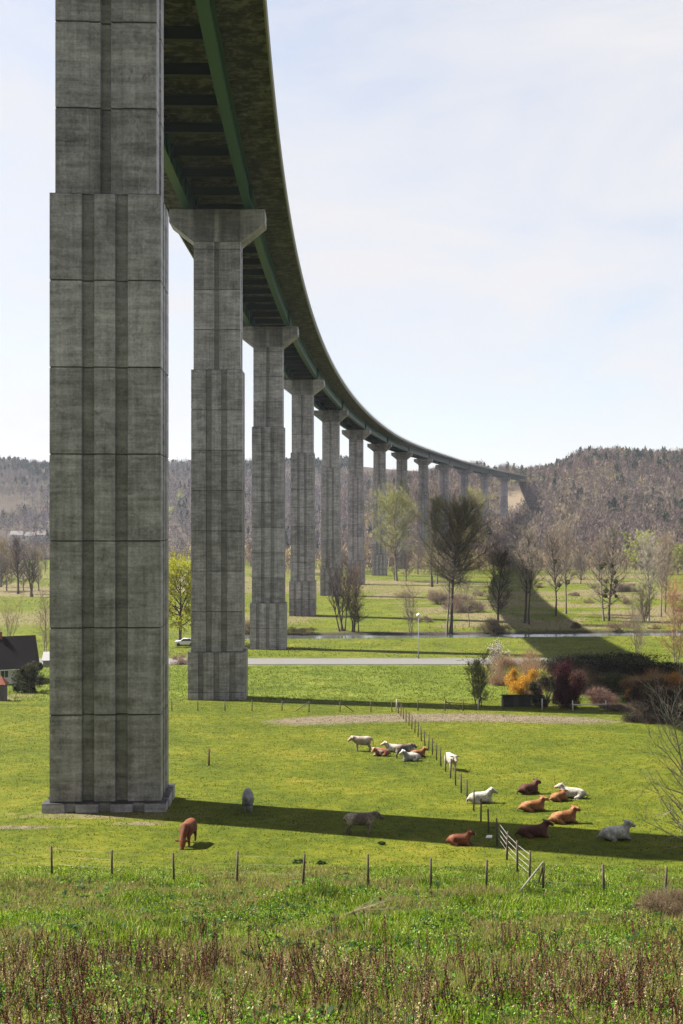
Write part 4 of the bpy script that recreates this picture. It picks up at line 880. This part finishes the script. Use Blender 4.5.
# ------------------------------------------------------------------ cattle
def skin_mesh(name, chains, sub=2):
    "chains: list of lists of (x,y,z,r or (rx,ry)); a point tuple equal to an earlier one shares its vertex"
    vs = []; rs = []; es = []; idx = {}
    for ch in chains:
        prev = None
        for p in ch:
            co = tuple(p[:3])
            if co not in idx: idx[co] = len(vs); vs.append(co); rs.append(p[3] if isinstance(p[3], tuple) else (p[3], p[3]))
            if prev is not None: es.append((prev, idx[co]))
            prev = idx[co]
    me = bpy.data.meshes.new(name + '_rig'); me.from_pydata(vs, es, [])
    o = bpy.data.objects.new(name + '_rig', me); COL.objects.link(o)
    md = o.modifiers.new('s', 'SKIN'); md.use_smooth_shade = True
    lay = me.skin_vertices[0] if len(me.skin_vertices) else None
    if lay is None:
        bm = bmesh.new(); bm.from_mesh(me); bm.verts.layers.skin.verify(); bm.to_mesh(me); bm.free(); lay = me.skin_vertices[0]
    for i, r in enumerate(rs): lay.data[i].radius = r
    lay.data[0].use_root = True
    sb = o.modifiers.new('b', 'SUBSURF'); sb.levels = sub; sb.render_levels = sub
    bpy.context.view_layer.update(); dg = bpy.context.evaluated_depsgraph_get()
    out = bpy.data.meshes.new_from_object(o.evaluated_get(dg)); out.name = name
    bpy.data.objects.remove(o); return out
def head(bx, bz, dx, dz, by=0, dy=0):
    "poll point, face direction; returns chains"
    v = Vector((dx, dy, dz)).normalized(); sd = v.cross(Vector((0, 0, 1))).normalized()
    P = lambda t: tuple(Vector((bx, by, bz)) + v * t)
    poll = P(0); c = [poll + ((.15, .15),), P(.12) + ((.165, .155),), P(.26) + ((.115, .115),), P(.36) + ((.115, .11),), P(.42) + ((.10, .09),)]
    ears = []
    for s in (-1, 1):
        a = Vector(poll[:3]) + sd * s * .20 + Vector((0, 0, .06)); b = a + sd * s * .15 - Vector((0, 0, .01)); ears.append([c[0], tuple(a) + ((.05, .06),), tuple(b) + ((.05, .06),), tuple(b + sd * s * .05) + ((.02, .03),)])
    return c, ears
def cow_mesh(kind):
    if kind in ('stand', 'graze'):
        root = (-.62, 0, .95, (.31, .32)); tr = [root, (-.3, 0, .88, (.35, .38)), (.08, 0, .85, (.37, .40)), (.42, 0, .89, (.33, .38)), (.60, 0, .97, (.27, .33))]
        rump = [root, (-.76, 0, .99, (.25, .24)), (-.86, 0, .97, (.16, .17))]
        if kind == 'stand': nk = [tr[-1], (.76, 0, 1.06, (.22, .26))]; hd, ears = head(.90, 1.14, .75, -.55)
        else: nk = [tr[-1], (.78, 0, .80, (.17, .21)), (.90, 0, .58, (.15, .17))]; hd, ears = head(.98, .44, .40, -.9)
        nk.append(hd[0]); ch = [tr, rump, nk, hd] + ears
        for s in (-1, 1):
            ch.append([tr[-2], (.44, s * .17, .66, (.14, .13)), (.46, s * .17, .42, .085), (.43 + .03 * s, s * .17, .20, .06), (.44 + .03 * s, s * .17, .06, .065), (.48 + .03 * s, s * .17, .015, .06)])
            ch.append([root, (-.66, s * .18, .70, (.19, .16)), (-.60 + .05 * s, s * .18, .50, .11), (-.74 + .06 * s, s * .17, .34, .075), (-.71 + .06 * s, s * .17, .10, .06), (-.66 + .06 * s, s * .17, .015, .06)])
        ch.append([rump[-1], (-.99, 0, .95, .04), (-1.02, 0, .7, .028), (-1.02, 0, .45, .04), (-1.02, 0, .36, .015)])
    else:
        root = (-.52, 0, .40, (.34, .37)); tr = [root, (-.2, 0, .38, (.40, .38)), (.14, 0, .39, (.39, .38)), (.40, 0, .44, (.32, .36)), (.52, 0, .54, (.25, .29))]
        rump = [root, (-.66, 0, .34, (.30, .30)), (-.76, 0, .32, (.20, .22))]
        if kind == 'lie': nk = [tr[-1], (.61, .02, .70, (.18, .21))]; hd, ears = head(.68, .86, .85, -.42, .03, .22)
        else: nk = [tr[-1], (.60, .10, .60, (.19, .21))]; hd, ears = head(.64, .68, .35, -.38, .18, .55)
        nk.append(hd[0]); ch = [tr, rump, nk, hd] + ears
        for s in (-1, 1):
            ch.append([tr[-2], (.50, s * .25, .17, (.13, .12)), (.80 if s > 0 else .72, s * .27, .08, .07), (.60, s * .30, .06, .055)])
            ch.append([root, (-.42, s * .32, .18, (.19, .16)), (-.12, s * .42, .10, .10), (-.40, s * .46, .06, .06), (-.20, s * .5, .05, .05)])
        ch.append([rump[-1], (-.97, .02, .26, .035), (-1.0, .08, .10, .025), (-.9, .16, .05, .035)])
    return skin_mesh('cow_' + kind, ch)
CM = {k: cow_mesh(k) for k in ('stand', 'graze', 'lie', 'lie2')}
def cowmat(name, col, col2, scale=1.6, off=0., mid=.5):
    m, nt, out = newmat(name); tc = N(nt, 'ShaderNodeTexCoord'); col = dim(col); col2 = dim(col2)
    mp = N(nt, 'ShaderNodeMapping'); mp.inputs['Location'].default_value = (off, off * 1.7, 0); L(nt, tc.outputs['Object'], mp.inputs['Vector'])
    f = noise(nt, mp.outputs[0], scale, 3, .5); c = ramp(nt, f, [(mid - .08, col), (mid + .08, col2)])
    h = noise(nt, tc.outputs['Object'], 9, 4, .65); c = mixc(nt, ramp(nt, h, [(.42, (0, 0, 0)), (.62, (.75, .75, .75))]), c, tuple(x * .42 for x in col))
    spx = N(nt, 'ShaderNodeSeparateXYZ'); L(nt, tc.outputs['Object'], spx.inputs[0]); mr = N(nt, 'ShaderNodeMapRange'); L(nt, math_(nt, 'ADD', spx.outputs[2], math_(nt, 'MULTIPLY', h, .3)), mr.inputs[0]); mr.inputs[1].default_value = .42; mr.inputs[2].default_value = .2
    c = mixc(nt, math_(nt, 'MULTIPLY', mr.outputs[0], .6), c, (.05, .035, .022))      # muddy legs and belly
    bsdf(nt, out, c, .75, h, .5, .02, 0, .25); return m
MBROWN = cowmat('red_brown_coat', (.13, .032, .012), (.22, .065, .02)); MDARK = cowmat('dark_brown_coat', (.055, .015, .009), (.10, .028, .014))
MORANGE = cowmat('tan_orange_coat', (.20, .07, .018), (.36, .17, .07), 2.2); MCREAM = cowmat('cream_white_coat', (.40, .36, .30), (.56, .53, .47))
MGREY = cowmat('grey_coat', (.14, .14, .14), (.28, .28, .28), 2.2); MTAUPE = cowmat('taupe_coat', (.10, .075, .062), (.36, .30, .255), 1.3)
MWG = cowmat('white_and_grey_coat', (.50, .48, .44), (.20, .185, .175), 2.0, 2.); MBW = cowmat('brown_and_white_coat', (.24, .08, .03), (.52, .47, .4), 2.4, 1., .56); MBEIGE = cowmat('beige_coat', (.32, .25, .19), (.50, .44, .36), 1.8)
HOOF = simple('dark_muzzle', (.03, .025, .025), .5, .1)
HEADS = {'stand': (.90, 1.14, .75, -.55, 0, 0), 'graze': (.98, .44, .40, -.9, 0, 0), 'lie': (.68, .86, .85, -.42, .03, .22), 'lie2': (.64, .68, .35, -.38, .18, .55)}
PINK = simple('pink_muzzle', (.36, .20, .16), .6, .15)
cows = [  # foot pixel, kind, heading degrees (0 = facing right, 270 = facing the camera), material, scale, label
 (188, 845, 'graze', 262, MBROWN, 1.0, 'red-brown cow grazing head down towards the camera beside the near pier'),
 (248, 811, 'graze', 95, MGREY, 1.0, 'grey cow grazing in the edge of the pier shadow'),
 (361, 834, 'stand', 4, MTAUPE, .98, 'grey-taupe cow standing side-on in the long pier shadow'),
 (460, 845, 'lie', 356, MBROWN, .86, 'brown calf lying in the pier shadow left of the long fence'),
 (362, 751, 'stand', 186, MBEIGE, 1.02, 'beige cow standing side-on facing left at the edge of the resting group'),
 (381, 756, 'lie2', 172, MBW, .95, 'brown and white cow lying in front of the beige standing cow'),
 (394, 752, 'lie', 178, MCREAM, 1.05, 'cream cow lying at the back of the resting group'),
 (404, 758, 'stand', 10, MTAUPE, .92, 'taupe cow standing in the middle of the resting group'),
 (411, 761, 'lie', 186, MWG, 1.0, 'white cow with grey rump lying front right of the resting group'),
 (409, 754, 'lie2', 20, MCREAM, .9, 'white calf tucked behind the white and grey lying cow'),
 (418, 757, 'lie', 12, MORANGE, .9, 'orange-brown cow lying nearest the long fence in the resting group'),
 (451, 770, 'stand', 285, MCREAM, 1.0, 'white cow standing head-on just right of the long fence'),
 (481, 803, 'lie', 6, MCREAM, 1.05, 'creamy white cow lying right behind the long fence posts'),
 (529, 794, 'lie', 20, MDARK, 1.0, 'dark red-brown cow lying farthest back of the right herd'),
 (533, 811, 'lie', 14, MORANGE, 1.0, 'tan cow lying below the dark red-brown one'),
 (572, 798, 'lie', 172, MCREAM, 1.05, 'white cow lying behind the small orange one'),
 (559, 801, 'lie2', 30, MORANGE, .85, 'small orange cow lying against the white cow'),
 (564, 823, 'lie', 14, MORANGE, 1.06, 'long orange cow lying just above the edge of the pier shadow'),
 (534, 837, 'lie', 4, MDARK, 1.03, 'very dark brown cow lying inside the pier shadow'),
 (616, 840, 'lie', 8, MWG, 1.1, 'large pale grey cow lying alone at right on the edge of the pier shadow')]
for px, py, kd, hd, mt, sc, lb in cows:
    g = gp(px, py); o = bpy.data.objects.new('cow', CM[kd]); COL.objects.link(o); o.location = g - Vector((0, 0, .02)); o.rotation_euler = (0, 0, R(hd)); k = (px * 7 + py * 3) % 5; sc *= .88 if kd in ('lie', 'lie2') else .97; o.scale = (sc * (1 + .03 * (k - 2)) * (.9 if kd == 'stand' else 1), sc * (-1 if k in (1, 3) and kd != 'lie2' else 1), sc * (1 - .02 * (k - 2)))
    if not CM[kd].materials: CM[kd].materials.append(mt)
    o.material_slots[0].link = 'OBJECT'; o.material_slots[0].material = mt
    meta(o, lb, 'cow', 'cattle in the field')
    (bx, bz, dx, dz, by, dy) = HEADS[kd]; v = Vector((dx, dy, dz)).normalized(); sd = v.cross(Vector((0, 0, 1))).normalized(); P0 = Vector((bx, by, bz))
    nm = MB(); nm.tube([P0 + v * .40, P0 + v * .44, P0 + v * .475, P0 + v * .49], [.088, .088, .07, .03], 10); nm.build('muzzle', HOOF if mt in (MGREY, MTAUPE) else PINK, o, smooth=True)
    for s in (-1, 1):
        c = P0 + v * .15 + sd * s * .128 + Vector((0, 0, .05)); em = MB(); em.tube([c, c + sd * s * .012, c + sd * s * .022], [.026, .022, .008], 8); em.build('eye', HOOF, o)

# ------------------------------------------------------------------ air, sky, sun, camera
mb = MB(); mb.box((-2300, -620, -40), (2300, 2700, 160)); hz = mb.build('haze', None)
m, nt, out = newmat('haze_air'); pv = N(nt, 'ShaderNodeVolumePrincipled'); pv.inputs['Color'].default_value = (.80, .86, 1, 1); pv.inputs['Density'].default_value = .00006; pv.inputs['Anisotropy'].default_value = .2
L(nt, pv.outputs[0], out.inputs['Volume']); hz.data.materials.append(m); meta(hz, 'thin pale haze filling the valley air', 'haze', kind='stuff')

EL = 46.3; sdir = Vector((-.938 * math.cos(R(EL)), .347 * math.cos(R(EL)), math.sin(R(EL))))
w = bpy.data.worlds.new('World'); scene.world = w; w.use_nodes = True; nt = w.node_tree; nt.nodes.clear()
out = N(nt, 'ShaderNodeOutputWorld'); bg = N(nt, 'ShaderNodeBackground'); bg.inputs[1].default_value = .05
sky = N(nt, 'ShaderNodeTexSky'); sky.sky_type = 'NISHITA'; sky.sun_disc = False; sky.sun_elevation = R(EL); sky.sun_rotation = math.atan2(sdir.x, sdir.y); sky.air_density = 1.0; sky.dust_density = 1.2; sky.ozone_density = 1.2
tc = N(nt, 'ShaderNodeTexCoord')
cn = noise(nt, mapping(nt, tc.outputs['Generated'], (1.1, 1.1, 3.4)), 2.3, 8, .58, .5)
cf = ramp(nt, cn, [(.34, (.50, .50, .50)), (.50, (.80, .80, .80)), (.63, (1, 1, 1))])
c = mixc(nt, cf, sky.outputs[0], (4.3, 4.28, 4.42))
L(nt, c, bg.inputs[0]); L(nt, bg.outputs[0], out.inputs[0])
sl = bpy.data.lights.new('sun', 'SUN'); sl.energy = 5; sl.angle = R(.55); sl.color = (1, .94, .84); so = bpy.data.objects.new('sun', sl); COL.objects.link(so)
so.rotation_euler = sdir.to_track_quat('Z', 'Y').to_euler()
cam = bpy.data.cameras.new('camera'); co = bpy.data.objects.new('camera', cam); COL.objects.link(co)
co.location = (0, 0, 0); co.rotation_euler = (R(90), 0, 0); cam.sensor_width = 36; cam.lens = 36 * F / 1024; cam.shift_y = (CY - 512) / 1024; cam.clip_end = 6000; cam.clip_start = .5
scene.camera = co
scene.render.engine = 'CYCLES'; scene.view_settings.view_transform = 'Standard'; scene.view_settings.look = 'None'; scene.view_settings.exposure = 2.0; scene.view_settings.gamma = 1
scene.cycles.max_bounces = 6; scene.cycles.volume_bounces = 0
